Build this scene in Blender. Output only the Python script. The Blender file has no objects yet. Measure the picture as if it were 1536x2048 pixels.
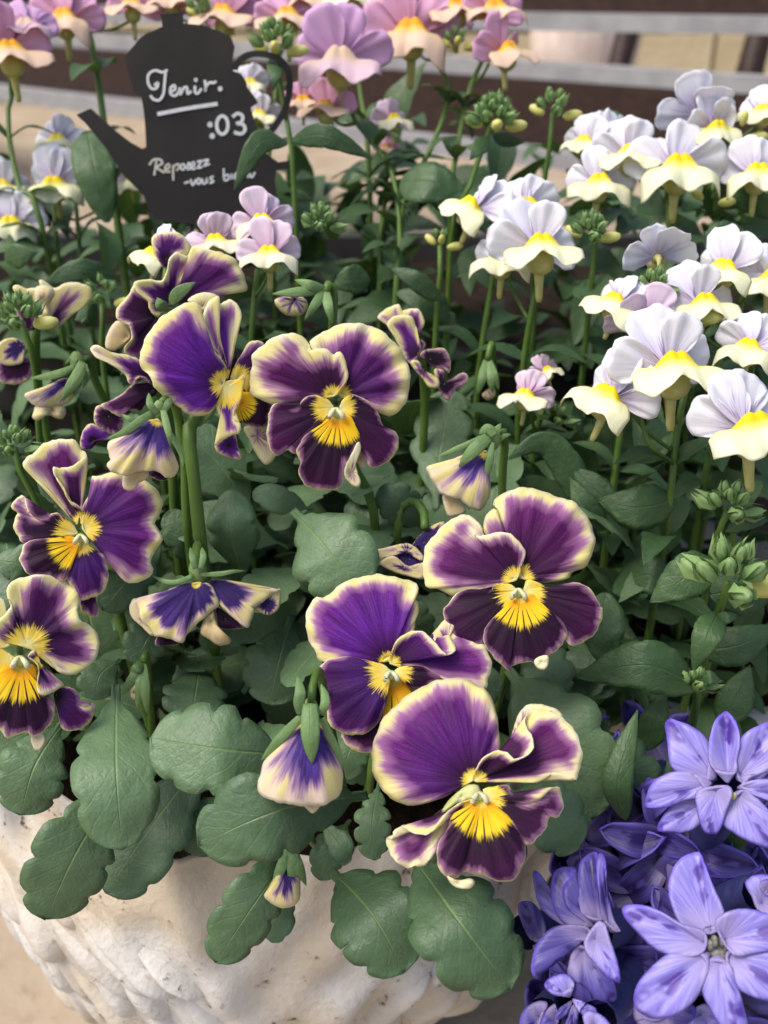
import bpy, bmesh, math, random
import numpy as np
from mathutils import Vector, Matrix, Euler
random.seed(7); rng = np.random.default_rng(7)
S = bpy.context.scene
COL = S.collection
R = math.radians

# ------------------------------------------------------------------ camera
FPX = 1926.0                                  # focal length in photograph pixels (1536 x 2048)
PITCH = R(29.0)
CAMZ = 0.378
cam_d = bpy.data.cameras.new('camera'); cam = bpy.data.objects.new('camera', cam_d); COL.objects.link(cam)
cam.location = (0, 0, CAMZ); cam.rotation_euler = (R(90) - PITCH, 0, 0)
cam_d.sensor_fit = 'VERTICAL'; cam_d.sensor_height = 36.0; cam_d.lens = 36.0 * FPX / 2048.0
cam_d.clip_start = 0.01; cam_d.clip_end = 200.0
cam_d.dof.use_dof = True; cam_d.dof.focus_distance = 0.232; cam_d.dof.aperture_fstop = cam_d.lens / 2.3
S.camera = cam
CAM = Vector((0, 0, CAMZ))
FWD = Vector((0, math.cos(PITCH), -math.sin(PITCH))); UP = Vector((0, math.sin(PITCH), math.cos(PITCH))); RT = Vector((1, 0, 0))

# ------------------------------------------------------------------ world, sun, exposure
SUN_EL, SUN_AZ = R(60), R(252)
w = bpy.data.worlds.new('World'); S.world = w; w.use_nodes = True
wn = w.node_tree.nodes; wl = w.node_tree.links
sky = wn.new('ShaderNodeTexSky'); sky.sky_type = 'NISHITA'; sky.sun_disc = False
sky.sun_elevation = SUN_EL; sky.sun_rotation = SUN_AZ; sky.air_density = 1.0; sky.dust_density = 4.0; sky.ozone_density = 0.6
bg = wn['Background']; bg.inputs['Strength'].default_value = 0.125
wl.new(sky.outputs['Color'], bg.inputs['Color'])
sd = bpy.data.lights.new('sun', 'SUN'); sd.energy = 1.75; sd.angle = R(32); sd.color = (1.0, 0.95, 0.87)
sun = bpy.data.objects.new('sun', sd); COL.objects.link(sun)
sdir = Vector((math.sin(SUN_AZ) * math.cos(SUN_EL), math.cos(SUN_AZ) * math.cos(SUN_EL), math.sin(SUN_EL)))
sun.rotation_euler = sdir.to_track_quat('Z', 'Y').to_euler(); sun.location = sdir * 5
S.view_settings.view_transform = 'Standard'; S.view_settings.look = 'None'; S.view_settings.gamma = 1.0
S.view_settings.use_curve_mapping = False; S.view_settings.exposure = 0.74
S.cycles.use_denoising = True
S.cycles.max_bounces = 6; S.cycles.diffuse_bounces = 4; S.cycles.transmission_bounces = 4
S.cycles.caustics_reflective = False; S.cycles.caustics_refractive = False

# ------------------------------------------------------------------ pixel helpers
def ray(px, py):
    return FWD + RT * ((px - 768.0) / FPX) + UP * (-(py - 1024.0) / FPX)
def at(px, py, z):
    return CAM + ray(px, py) * z
def project(p):
    v = p - CAM; z = v.dot(FWD)
    return 768 + FPX * v.dot(RT) / z, 1024 - FPX * v.dot(UP) / z, z
class Frame:
    """A crop of the photograph whose own coordinates the outlines are noted in."""
    def __init__(s, x0, y0, k): s.x0, s.y0, s.k = x0, y0, k
    def __call__(s, x, y): return s.x0 + x * s.k, s.y0 + y * s.k
A = Frame(720, 1330, .3125); B = Frame(580, 1120, .27344); C = Frame(820, 950, .26693); D = Frame(480, 620, .234375)
E = Frame(0, 850, .234375); F = Frame(0, 1130, .234375); G = Frame(170, 440, .260417); Hh = Frame(170, 640, .260417)
I = Frame(240, 1060, .234375); J = Frame(480, 1320, .182292); K = Frame(730, 590, .278261); L = Frame(0, 540, .175824)
MM = Frame(1260, 1400, .17969); NN = Frame(1000, 1640, .34896); SS = Frame(140, 0, .3125); PX = Frame(0, 0, 1)

# ------------------------------------------------------------------ mesh helpers
def link(name, me, mat, parent=None, **kw):
    o = bpy.data.objects.new(name, me); COL.objects.link(o)
    if mat is not None and me is not None and len(me.materials) == 0: me.materials.append(mat)
    o.parent = parent
    for k, v in kw.items(): o[k] = v
    return o
def thing(name, label, cat, loc=(0, 0, 0), group=None):
    o = bpy.data.objects.new(name, None); COL.objects.link(o); o.location = loc; o.empty_display_size = .01
    o['label'] = label; o['category'] = cat
    if group: o['group'] = group
    return o
def tomesh(name, verts, faces, attrs=None, smooth=True):
    me = bpy.data.meshes.new(name)
    me.from_pydata([tuple(v) for v in verts], [], faces)
    if attrs:
        for k, a in attrs.items():
            at_ = me.attributes.new(k, 'FLOAT', 'POINT'); at_.data.foreach_set('value', np.asarray(a, dtype=np.float32))
    if smooth: me.polygons.foreach_set('use_smooth', [True] * len(me.polygons))
    me.update(); return me
def relative(me, parent):
    """move vertices noted in world space into the space of a parent that only has a location"""
    p = parent
    loc = Vector((0, 0, 0))
    while p is not None: loc += p.location; p = p.parent
    if loc.length > 0: me.transform(Matrix.Translation(-loc))
def catmull(P, n, closed=True):
    """resample points (k,3) evenly to n"""
    P = np.asarray(P, float); k = len(P); out = []
    seg = k if closed else k - 1
    for i in range(seg):
        if closed: p0, p1, p2, p3 = P[(i - 1) % k], P[i], P[(i + 1) % k], P[(i + 2) % k]
        else: p0, p1, p2, p3 = P[max(i - 1, 0)], P[i], P[i + 1], P[min(i + 2, k - 1)]
        for t in np.linspace(0, 1, 9)[:-1]:
            out.append(.5 * ((2 * p1) + (-p0 + p2) * t + (2 * p0 - 5 * p1 + 4 * p2 - p3) * t * t + (-p0 + 3 * p1 - 3 * p2 + p3) * t ** 3))
    if not closed: out.append(P[-1])
    Q = np.array(out)
    if closed: Q = np.vstack([Q, Q[:1]])
    dl = np.r_[0, np.cumsum(np.linalg.norm(np.diff(Q, axis=0)[:, :3], axis=1))]
    ts = np.linspace(0, dl[-1], n + 1)[:-1] if closed else np.linspace(0, dl[-1], n)
    return np.stack([np.interp(ts, dl, Q[:, c]) for c in range(Q.shape[1])], 1)
def solidify(o, th):
    m = o.modifiers.new('thickness', 'SOLIDIFY'); m.thickness = th; m.offset = 0
    m.use_quality_normals = False
def tube_geo(pts, radii, ns=8, cap=True):
    pts = [Vector(p) for p in pts]; V = []; Fc = []
    up = Vector((.3, .2, 1)).normalized()
    for i, p in enumerate(pts):
        t = (pts[min(i + 1, len(pts) - 1)] - pts[max(i - 1, 0)]).normalized()
        a = t.cross(up)
        if a.length < 1e-3: a = t.cross(Vector((1, 0, 0)))
        a.normalize(); b = t.cross(a)
        for j in range(ns):
            th = 2 * math.pi * j / ns
            V.append(p + (a * math.cos(th) + b * math.sin(th)) * radii[i])
    for i in range(len(pts) - 1):
        for j in range(ns):
            Fc.append((i * ns + j, i * ns + (j + 1) % ns, (i + 1) * ns + (j + 1) % ns, (i + 1) * ns + j))
    if cap:
        Fc.append(tuple(range(ns))[::-1]); Fc.append(tuple((len(pts) - 1) * ns + j for j in range(ns)))
    return V, Fc
def smooth_path(pts, n):
    return [Vector(p) for p in catmull([tuple(p) for p in pts], n, closed=False)]
def tube(name, pts, r0, r1, mat, parent, n=14, ns=8):
    P = smooth_path(pts, n)
    V, Fc = tube_geo(P, [r0 + (r1 - r0) * i / (n - 1) for i in range(n)], ns)
    me = tomesh(name, V, Fc); relative(me, parent)
    return link(name, me, mat, parent)
def merge_geo(parts):
    V, Fc = [], []
    for v, f in parts:
        o = len(V); V += list(v); Fc += [tuple(i + o for i in q) for q in f]
    return V, Fc
def ellipsoid(c, rx, ry, rz, nu=10, nv=7, rot=None):
    V, Fc = [], []
    for i in range(nv + 1):
        ph = math.pi * i / nv
        for j in range(nu):
            th = 2 * math.pi * j / nu
            v = Vector((rx * math.sin(ph) * math.cos(th), ry * math.sin(ph) * math.sin(th), rz * math.cos(ph)))
            if rot is not None: v = rot @ v
            V.append(Vector(c) + v)
    for i in range(nv):
        for j in range(nu): Fc.append((i * nu + j, (i + 1) * nu + j, (i + 1) * nu + (j + 1) % nu, i * nu + (j + 1) % nu))
    return V, Fc
def box_geo(c, sx, sy, sz):
    c = Vector(c); V = [c + Vector((x * sx / 2, y * sy / 2, z * sz / 2)) for x in (-1, 1) for y in (-1, 1) for z in (-1, 1)]
    return V, [(0, 1, 3, 2), (4, 6, 7, 5), (0, 4, 5, 1), (2, 3, 7, 6), (0, 2, 6, 4), (1, 5, 7, 3)]

# ------------------------------------------------------------------ petals: a fan from a base point to an outline
def fan(Bp, O, off_dir, d_out, d_base=0., bulge=0., wave=0., wk=5., roll=.0005, n=72, m=18, width=.0022, ry=.003, p=1.6, seed=0., jit=.00015, sz=None, edge_ry=True):
    """Bp base, O outline control points with their offsets d_out along off_dir; returns verts, faces, attributes"""
    ctl = np.array([[q.x, q.y, q.z, dd] for q, dd in zip(O, d_out)])
    Q = catmull(ctl, n, closed=True)
    P, dd = Q[:, :3], Q[:, 3]
    Bp = np.array(Bp); od = np.array(off_dir)
    s = np.arange(n) / n
    jit = min(jit, .005 * float(np.linalg.norm(P - np.array(Bp), axis=1).max()))
    r_ = random.Random(seed); ph = [r_.uniform(0, 6.28) for _ in range(6)]
    wv = wave * (np.sin(2 * np.pi * round(wk) * s + ph[0]) * .6 + .5 * np.sin(2 * np.pi * round(wk * 1.7) * s + ph[1]) + .3 * np.sin(2 * np.pi * round(wk * 2.6) * s + ph[2]))
    ej = jit * (np.sin(2 * np.pi * 13 * s + ph[3]) + .8 * np.sin(2 * np.pi * 23 * s + ph[4]) + .5 * np.sin(2 * np.pi * 31 * s + ph[5]))
    spoke = P - Bp; sl = np.linalg.norm(spoke, axis=1); P = Bp + spoke * (1 + ej / np.maximum(sl, 1e-4))[:, None]
    spoke = P - Bp; sl = np.linalg.norm(spoke, axis=1)
    size = sz or sl.max()
    big = np.clip(sl / size, .15, 1)
    V = [Bp + od * d_base]; rings = []
    for j in range(1, m + 1):
        r = (j / m) ** .85
        off = d_base * (1 - r) + dd * r ** p + (bulge * math.sin(math.pi * min(r, 1) * .9) * big) + 1.3 * wv * big * r ** 1.7
        if r > .9: off = off - roll * ((r - .9) / .1) ** 2
        rings.append(Bp + spoke * r + od * off[:, None])
    V = np.vstack([V] + rings)
    Fc = [(0, 1 + i, 1 + (i + 1) % n) for i in range(n)]
    for j in range(m - 1):
        a = 1 + j * n; b = a + n
        Fc += [(a + i, b + i, b + (i + 1) % n, a + (i + 1) % n) for i in range(n)]
    edge = rings[-1]
    wl_ = .18 + .82 * np.clip((sl / size - .12) / .6, 0, 1) ** 1.2        # the pale margin is thin near the throat
    dist = np.linalg.norm(V[:, None, :] - edge[None], axis=2)
    marg = (dist / (width * wl_)[None]).min(1)
    e1 = spoke[np.argmax(sl)] / sl.max(); nrm = od - e1 * od.dot(e1); nrm /= np.linalg.norm(nrm) + 1e-9; e2 = np.cross(nrm, e1)
    rel = V - Bp
    ang = np.arctan2(rel @ e2, rel @ e1); ang[0] = 0
    flat = np.sqrt((rel @ e1) ** 2 + (rel @ e2) ** 2)
    return V, Fc, dict(margin=marg, rad=flat / size, yel=flat / ry, ang=ang)
def join_patches(ps, extra):
    V = []; Fc = []; at_ = {}
    for v, f, a in ps:
        o = len(V); V += list(v); Fc += [tuple(i + o for i in q) for q in f]
        for k, x in a.items(): at_.setdefault(k, []).extend(list(x))
    for k, x in extra.items(): at_[k] = [x] * len(V)
    return V, Fc, at_
class Plane:
    def __init__(s, px, py, z, up=0., side=0.):
        s.c = at(px, py, z); n = -(ray(px, py).normalized())
        n = n * math.cos(R(up)) + UP * math.sin(R(up)); n = n * math.cos(R(side)) + RT * math.sin(R(side)); s.n = n.normalized(); s.view = -(ray(px, py).normalized())
    def hit(s, px, py):
        d = ray(px, py); return CAM + d * ((s.c - CAM).dot(s.n) / d.dot(s.n))
def traced(pl, fr, base, outline, d=0., db=0., **kw):
    """outline points in a crop's coordinates: (x, y) or (x, y, mm towards the viewer)"""
    O, dd = [], []
    for q in outline:
        O.append(pl.hit(*fr(q[0], q[1]))); dd.append((d + (q[2] if len(q) > 2 else 0.)) * .001)
    return fan(pl.hit(*fr(*base)), O, pl.view, dd, d_base=(d + db) * .001, **kw)
_seed = [0]
def petal(parent, patches, mat, name='petal', dark=1., blue=0., line=0., th=.00028, label=None):
    _seed[0] += 1
    V, Fc, a = join_patches(patches, dict(dark=dark ** 2.1 if dark < 1 else dark, blue=blue, line=line, seed=_seed[0] * 1.37))
    me = tomesh(name, V, Fc, a); relative(me, parent)
    o = link(name, me, mat, parent); solidify(o, th)
    if label: o['label'] = label
    return o

# ------------------------------------------------------------------ leaves: a spine with a width profile
def leaf_mesh(name, spine, side, width, prof, teeth=0, tooth=.0, fold=.15, wavy=.02, nu=30, nv=9, seed=0, curl=0.):
    """spine: list of points base to tip; side: preferred across direction; width: full width in metres"""
    r_ = random.Random(seed); P = smooth_path(spine, nu + 1); V = []; Fc = []; at_u = []; at_v = []
    ph = r_.uniform(0, 6)
    L_ = sum((P[i + 1] - P[i]).length for i in range(nu))
    for i in range(nu + 1):
        t = i / nu
        tg = (P[min(i + 1, nu)] - P[max(i - 1, 0)]).normalized()
        s_ = (side - tg * side.dot(tg)).normalized(); nn = s_.cross(tg)
        w_ = width * .5 * prof(t)
        for j in range(nv):
            v = -1 + 2 * j / (nv - 1)
            e = 1.0
            if teeth:
                x = (t * teeth + (.25 if v > 0 else 0.0)) % 1.0
                sc = 1 - tooth * max(0., 1 - min(x, 1 - x) / .2) ** 1.5 - tooth * .5 * (2 * abs(x - .5)) ** 2 + tooth * .25
                e = 1 + (sc - 1) * abs(v) ** 1.5 * min(1, t * 5) 
            h = fold * abs(v) ** 1.3 * w_ - curl * w_ * v * v + wavy * width * abs(v) * math.sin(9 * t + ph + (2 if v > 0 else 0))
            h += width * .012 * math.sin(t * 26 + abs(v) * 5) * abs(v) ** .5
            V.append(P[i] + s_ * (v * w_ * e) + nn * h)
            at_u.append(t); at_v.append(v)
    for i in range(nu):
        for j in range(nv - 1):
            Fc.append((i * nv + j, i * nv + j + 1, (i + 1) * nv + j + 1, (i + 1) * nv + j))
    return tomesh(name, V, Fc, dict(u=at_u, v=at_v))
def prof_pansy(t):        # spoon-shaped, rounded tip, drawn out into the stalk
    if t < .14: return .10 + .1 * t
    x = (t - .14) / .86
    return (.12 + .88 * min(1, (x / .42)) ** .8 * 1.0) * math.sqrt(max(0, 1 - max(0, (x - .45) / .55) ** 3.2)) if x < 1 else .02
def prof_oval(t):
    return max(.02, math.sin(math.pi * min(1, t ** .8)) ** .55) if t < .98 else .1
def prof_lance(t):
    return max(.02, (math.sin(math.pi * t ** .75)) ** .9)
def prof_sepal(t):
    return max(.04, .75 * (1 - t) ** .45 + .45 * math.sin(math.pi * t) * .9 - .1)
def px_leaf(parent, pts, wpx, mat, kind='pansy', roll=0., name='leaf', teeth=4.6, tooth=.15, fold=.12, seed=None, curl=0., nu=46, label=None, th=.0004):
    """pts: (px, py, depth) along the midrib from the stalk to the tip"""
    P = [at(*q) for q in pts]
    mid = pts[len(pts) // 2]; view = -(ray(mid[0], mid[1]).normalized())
    tg = (P[-1] - P[0]).normalized(); side = tg.cross(view).normalized()
    side = Matrix.Rotation(R(roll), 3, tg) @ side
    wd = wpx * mid[2] / FPX
    seed = seed if seed is not None else int(pts[0][0] * 7 + pts[0][1])
    pf = dict(pansy=prof_pansy, oval=prof_oval, lance=prof_lance, sepal=prof_sepal)[kind]
    me = leaf_mesh(name, P, -side, wd, pf, teeth, tooth, fold, .02, nu=nu, seed=seed, curl=curl)
    relative(me, parent)
    o = link(name, me, mat, parent); solidify(o, th)
    if label: o['label'] = label
    return o

# ------------------------------------------------------------------ materials
class NT:
    def __init__(s, name):
        s.m = bpy.data.materials.new(name); s.m.use_nodes = True; s.t = s.m.node_tree; s.n = s.t.nodes; s.l = s.t.links
        s.p = s.n['Principled BSDF']; s.out = s.n['Material Output']
    def attr(s, k): x = s.n.new('ShaderNodeAttribute'); x.attribute_name = k; return x.outputs['Fac']
    def val(s, sock, v):
        if isinstance(v, (int, float, tuple, list)): sock.default_value = v
        else: s.l.new(v, sock)
    def math(s, op, a, b=None, c=None, clamp=False):
        x = s.n.new('ShaderNodeMath'); x.operation = op; x.use_clamp = clamp
        s.val(x.inputs[0], a)
        if b is not None: s.val(x.inputs[1], b)
        if c is not None: s.val(x.inputs[2], c)
        return x.outputs[0]
    def comb(s, a, b, c):
        x = s.n.new('ShaderNodeCombineXYZ'); s.val(x.inputs[0], a); s.val(x.inputs[1], b); s.val(x.inputs[2], c); return x.outputs[0]
    def noise(s, vec=None, scale=5, detail=2, rough=.5, obj=False):
        x = s.n.new('ShaderNodeTexNoise'); x.inputs['Scale'].default_value = scale; x.inputs['Detail'].default_value = detail; x.inputs['Roughness'].default_value = rough
        if vec is not None: s.l.new(vec, x.inputs['Vector'])
        else:
            tc = s.n.new('ShaderNodeTexCoord'); s.l.new(tc.outputs['Object'], x.inputs['Vector'])
        return x.outputs['Fac']
    def ramp(s, fac, stops, interp='LINEAR'):
        x = s.n.new('ShaderNodeValToRGB'); x.color_ramp.interpolation = interp; e = x.color_ramp.elements
        while len(e) < len(stops): e.new(.5)
        for q, (pos, c) in zip(e, stops):
            q.position = pos; q.color = (c, c, c, 1) if isinstance(c, (int, float)) else (*c, 1)
        s.val(x.inputs[0], fac); return x.outputs[0]
    def mix(s, fac, a, b, mode='MIX'):
        x = s.n.new('ShaderNodeMix'); x.data_type = 'RGBA'; x.blend_type = mode
        s.val(x.inputs[0], fac); s.val(x.inputs[6], a if not isinstance(a, tuple) else (*a, 1)); s.val(x.inputs[7], b if not isinstance(b, tuple) else (*b, 1))
        return x.outputs[2]
    def maprange(s, v, a, b, c=0., d=1., smooth=True):
        x = s.n.new('ShaderNodeMapRange'); x.interpolation_type = 'SMOOTHSTEP' if smooth else 'LINEAR'
        s.val(x.inputs[0], v)
        for i, q in enumerate((a, b, c, d)): s.val(x.inputs[1 + i], q)
        return x.outputs[0]
    def bump(s, h, strength=.3, dist=.001):
        x = s.n.new('ShaderNodeBump'); x.inputs['Strength'].default_value = strength; x.inputs['Distance'].default_value = dist
        s.l.new(h, x.inputs['Height']); s.l.new(x.outputs[0], s.p.inputs['Normal']); return x.outputs[0]
    def finish(s, col, rough=.55, trans=0., spec=.5, tcol=None, sheen=0., nrm=None):
        s.val(s.p.inputs['Base Color'], col if not isinstance(col, tuple) else (*col, 1)); s.val(s.p.inputs['Roughness'], rough); s.p.inputs['Specular IOR Level'].default_value = spec
        if sheen: s.p.inputs['Sheen Weight'].default_value = sheen; s.p.inputs['Sheen Roughness'].default_value = .4
        if trans:
            tr = s.n.new('ShaderNodeBsdfTranslucent'); s.val(tr.inputs['Color'], tcol if tcol is not None else col)
            if isinstance(col, tuple) and tcol is None: tr.inputs['Color'].default_value = (*col, 1)
            if nrm is not None: s.l.new(nrm, tr.inputs['Normal'])
            mx = s.n.new('ShaderNodeMixShader'); mx.inputs[0].default_value = trans
            s.l.new(s.p.outputs[0], mx.inputs[1]); s.l.new(tr.outputs[0], mx.inputs[2]); s.l.new(mx.outputs[0], s.out.inputs['Surface'])
        return s.m

def mat_pansy(name, cream=(.74, .66, .27), edge=(.80, .73, .45), mauve=(.42, .19, .36), deep=(.012, .0012, .016), mid=(.074, .0045, .078), tip=(.160, .014, .158), violet=(.098, .012, .245), widen=1., t0=(.20, .46), t1=(.30, .74)):
    t = NT(name)
    ang, rad, marg, yel, dark, blue, line, seed = (t.attr(k) for k in ('ang', 'rad', 'margin', 'yel', 'dark', 'blue', 'line', 'seed'))
    fine = t.noise(t.comb(t.math('MULTIPLY', ang, 15.), t.math('MULTIPLY', rad, 1.6), seed), 1.6, 3, .6)
    broad = t.noise(t.comb(t.math('MULTIPLY', ang, 3.2), t.math('MULTIPLY', rad, 1.0), seed), 1.2, 2)
    fib = t.noise(t.comb(t.math('MULTIPLY', ang, 46.), t.math('MULTIPLY', rad, 2.4), seed), 1.5, 2, .6)
    f = t.math('ADD', t.math('DIVIDE', marg, widen), t.math('MULTIPLY', t.math('SUBTRACT', fine, .5), 1.0))
    f = t.math('ADD', f, t.math('MULTIPLY', t.math('SUBTRACT', broad, .5), 3.0))
    f = t.math('ADD', f, t.math('MULTIPLY', t.math('SUBTRACT', fib, .5), .35))
    f = t.math('ADD', f, t.maprange(dark, .2, .9, .75, 0.))
    body = t.ramp(rad, [(0, deep), (.30, tuple((a + b) / 2 for a, b in zip(deep, mid))), (.6, mid), (1, tip)])
    vio = t.math('MULTIPLY', blue, t.ramp(rad, [(.1, 0.), (.4, 1.), (.8, .55)]))
    body = t.mix(vio, body, violet)
    st = t.maprange(t.math('ADD', t.math('MULTIPLY', fine, .6), t.math('MULTIPLY', fib, .4)), .3, .7, .50, 1.42)
    body = t.mix(1., body, t.comb(st, st, st), 'MULTIPLY')
    body = t.mix(1., body, t.comb(dark, dark, dark), 'MULTIPLY')
    gr = t.maprange(t.noise(scale=2200, detail=2), .3, .7, .86, 1.16); body = t.mix(1., body, t.comb(gr, gr, gr), 'MULTIPLY')
    pale = t.mix(t.maprange(broad, .4, .65), cream, edge)
    warm = t.mix(t.maprange(marg, 0., .35, .6, 0.), pale, (.83, .78, .60))
    f3 = t.math('DIVIDE', f, 3.)
    c1 = t.mix(t.ramp(f3, [(t0[0], 0.), (t0[1], 1.)]), warm, mauve)
    col = t.mix(t.ramp(f3, [(t1[0], 0.), (t1[1], 1.)]), c1, body)
    # the thin pale rim follows the very edge everywhere
    col = t.mix(t.maprange(t.math('MULTIPLY', marg, 1.), .12, .34, 1., 0.), col, warm)
    # yellow blotch with dark lines
    amp = t.maprange(line, 0., 1., 2.6, 1.)
    yy = t.math('MULTIPLY_ADD', amp, t.math('ADD', t.math('MULTIPLY', t.math('SUBTRACT', fine, .5), .5), t.math('MULTIPLY', t.math('SUBTRACT', fib, .5), .35)), yel)
    ycol = t.ramp(yel, [(.15, (.72, .60, .10)), (.28, (.85, .36, .004)), (.55, (.86, .52, .008)), (1., (.84, .60, .02))])
    ycol = t.mix(line, t.mix(t.maprange(yel, .1, .7), (.80, .72, .30), (.84, .62, .08)), ycol)
    la = t.math('ABSOLUTE', t.math('SUBTRACT', t.math('FRACT', t.math('ADD', t.math('MULTIPLY', ang, 3.9), .5)), .5))
    lm = t.maprange(la, .07, .12, 1., 0.)
    lm = t.math('MULTIPLY', lm, t.math('MULTIPLY', t.maprange(yy, .36, .48), t.maprange(t.math('ABSOLUTE', ang), .72, .80, 1., 0.)))
    lm = t.math('MULTIPLY', lm, line)
    ycol = t.mix(lm, ycol, (.03, .004, .012))
    col = t.mix(t.maprange(yy, .86, 1.04, 1., 0.), col, ycol)
    hgt = t.math('ADD', fib, t.math('MULTIPLY', fine, 1.5))
    nb = t.bump(hgt, .28, .0003)
    return t.finish(col, .6, .22, .22, sheen=.04, nrm=nb)
M = {}
M['pansy'] = mat_pansy('pansy_petal')
M['pansy_faded'] = mat_pansy('faded_pansy_petal', cream=(.74, .64, .26), edge=(.72, .57, .46), mauve=(.50, .30, .42), deep=(.030, .018, .10), mid=(.050, .018, .145), tip=(.09, .03, .20), violet=(.07, .035, .26), widen=.80, t0=(.24, .42), t1=(.30, .52))
M['pansy_tan'] = mat_pansy('tan_pansy_petal', cream=(.62, .47, .22), edge=(.58, .44, .26), mauve=(.48, .33, .20), deep=(.35, .22, .14), mid=(.45, .30, .16), tip=(.5, .36, .2), widen=1.4)

def mat_leaf(name, base, base2, rib=(.22, .32, .07), rough=.42, trans=.12, veins=9., veinc=.25, spec=.5, dust=.0):
    t = NT(name); u, v = t.attr('u'), t.attr('v')
    av = t.math('ABSOLUTE', v)
    oi = t.n.new('ShaderNodeObjectInfo'); rnd = oi.outputs['Random']
    blot = t.noise(scale=90, detail=3); fine = t.noise(scale=1100, detail=3, rough=.7)
    col = t.mix(t.maprange(t.math('ADD', t.math('MULTIPLY', blot, .7), t.math('MULTIPLY', rnd, .5)), .35, .85), base, base2)
    ph = t.math('SUBTRACT', t.math('MULTIPLY', u, veins), t.math('MULTIPLY', t.math('POWER', av, .8), 2.2))
    ph = t.math('ADD', ph, t.math('MULTIPLY', t.math('GREATER_THAN', v, 0.), .5))
    ph = t.math('ADD', ph, t.math('MULTIPLY', t.noise(scale=150, detail=1), .6))
    vein = t.maprange(t.math('ABSOLUTE', t.math('SUBTRACT', t.math('FRACT', ph), .5)), .0, .10, 1., 0.)
    wd = t.math('MULTIPLY', t.math('SUBTRACT', 1.08, u), .085)
    mid = t.maprange(av, 0., wd, 1., 0.)
    col = t.mix(t.math('MULTIPLY', vein, veinc), col, tuple(min(1, a * 1.5 + .02) for a in base2))
    col = t.mix(t.math('MULTIPLY', mid, .55), col, rib)
    col = t.mix(t.maprange(fine, .62, .75, 0., .25), col, tuple(min(1, a * 1.8 + .03) for a in base2))
    h = t.math('ADD', t.math('MULTIPLY', fine, .75), t.math('ADD', t.math('MULTIPLY', vein, -.14), t.math('MULTIPLY', mid, -.7)))
    h = t.math('ADD', h, t.math('MULTIPLY', t.noise(scale=330, detail=2), 1.2))
    nb = t.bump(h, .5, .0006)
    return t.finish(col, t.maprange(fine, .3, .7, rough - .06, rough + .12), trans, spec, tcol=t.mix(.5, col, (.20, .34, .04)), nrm=nb)
M['leaf'] = mat_leaf('pansy_leaf', (.062, .118, .052), (.108, .186, .086), rib=(.20, .29, .09), rough=.44, veinc=.06)
M['nleaf'] = mat_leaf('nemesia_leaf', (.024, .064, .018), (.056, .116, .038), rib=(.06, .13, .04), rough=.48, veins=7, veinc=.12)
M['sepal'] = mat_leaf('sepal_green', (.13, .23, .08), (.19, .31, .11), rib=(.28, .40, .12), rough=.5, trans=.2, veins=3, veinc=.1)
def mat_plain(name, c1, c2, scale=60, rough=.6, trans=0., bump=.2, dist=.0005, spec=.4):
    t = NT(name); nz = t.noise(scale=scale, detail=4); col = t.mix(t.maprange(nz, .3, .7), c1, c2)
    nb = t.bump(t.noise(scale=scale * 6, detail=3), bump, dist) if bump else None
    return t.finish(col, rough, trans, spec, nrm=nb)
M['stem'] = mat_plain('stem_green', (.060, .125, .016), (.105, .185, .034), 80, .45, .1)
M['bud'] = mat_plain('bud_green', (.17, .29, .10), (.27, .40, .16), 200, .6, .15)
M['budyellow'] = mat_plain('bud_yellow', (.55, .55, .12), (.68, .66, .28), 200, .6, .2)
M['beard'] = mat_plain('beard_cream', (.62, .62, .36), (.74, .74, .52), 600, .7, .2, .5, .0004)
M['throat'] = mat_plain('throat_green', (.50, .54, .18), (.62, .62, .32), 300, .6, .2)

def mat_nem(name, c_in, c_out, vein, lip=False, yel=(.90, .70, .005), yel2=(.86, .82, .20), trans=.28):
    t = NT(name); ang, rad, ye = t.attr('ang'), t.attr('rad'), t.attr('yel')
    oi = t.n.new('ShaderNodeObjectInfo')
    fine = t.noise(t.comb(t.math('MULTIPLY', ang, 16.), t.math('MULTIPLY', rad, 1.4), oi.outputs['Random']), 1.5, 2)
    br = t.noise(scale=120, detail=2)
    col = t.mix(t.maprange(t.math('ADD', rad, t.math('MULTIPLY', t.math('SUBTRACT', br, .5), .5)), .15, .8), c_in, c_out)
    if lip:
        col = t.mix(t.maprange(t.math('ADD', ye, t.math('MULTIPLY', t.math('SUBTRACT', br, .5), .3)), .12, .5), col, yel2)
        col = t.mix(t.maprange(ye, .45, .7), col, yel)
    else:
        vv = t.math('MULTIPLY', t.maprange(fine, .52, .64), t.maprange(rad, .15, .75, .85, 0.))
        col = t.mix(vv, col, vein)
        col = t.mix(t.maprange(rad, .05, .2, .6, 0.), col, (.62, .58, .12))
    nb = t.bump(t.math('ADD', fine, br), .3, .0003)
    return t.finish(col, .55, trans, .3, nrm=nb)
M['nw'] = mat_nem('nemesia_white', (.64, .59, .79), (.85, .845, .90), (.28, .18, .46))
M['nwl'] = mat_nem('nemesia_white_lip', (.78, .78, .38), (.84, .84, .60), (0, 0, 0), True)
M['np'] = mat_nem('nemesia_pale_pink', (.62, .40, .62), (.80, .66, .78), (.42, .16, .40))
M['npl'] = mat_nem('nemesia_pale_pink_lip', (.80, .76, .40), (.85, .82, .62), (0, 0, 0), True)
M['nk'] = mat_nem('nemesia_pink', (.62, .30, .42), (.74, .42, .62), (.45, .14, .32))
M['nkl'] = mat_nem('nemesia_peach_lip', (.74, .55, .26), (.80, .60, .46), (0, 0, 0), True, yel=(.85, .42, .0), yel2=(.82, .58, .14))
M['nl'] = mat_nem('nemesia_lilac', (.56, .32, .58), (.70, .44, .70), (.40, .16, .40))
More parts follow.
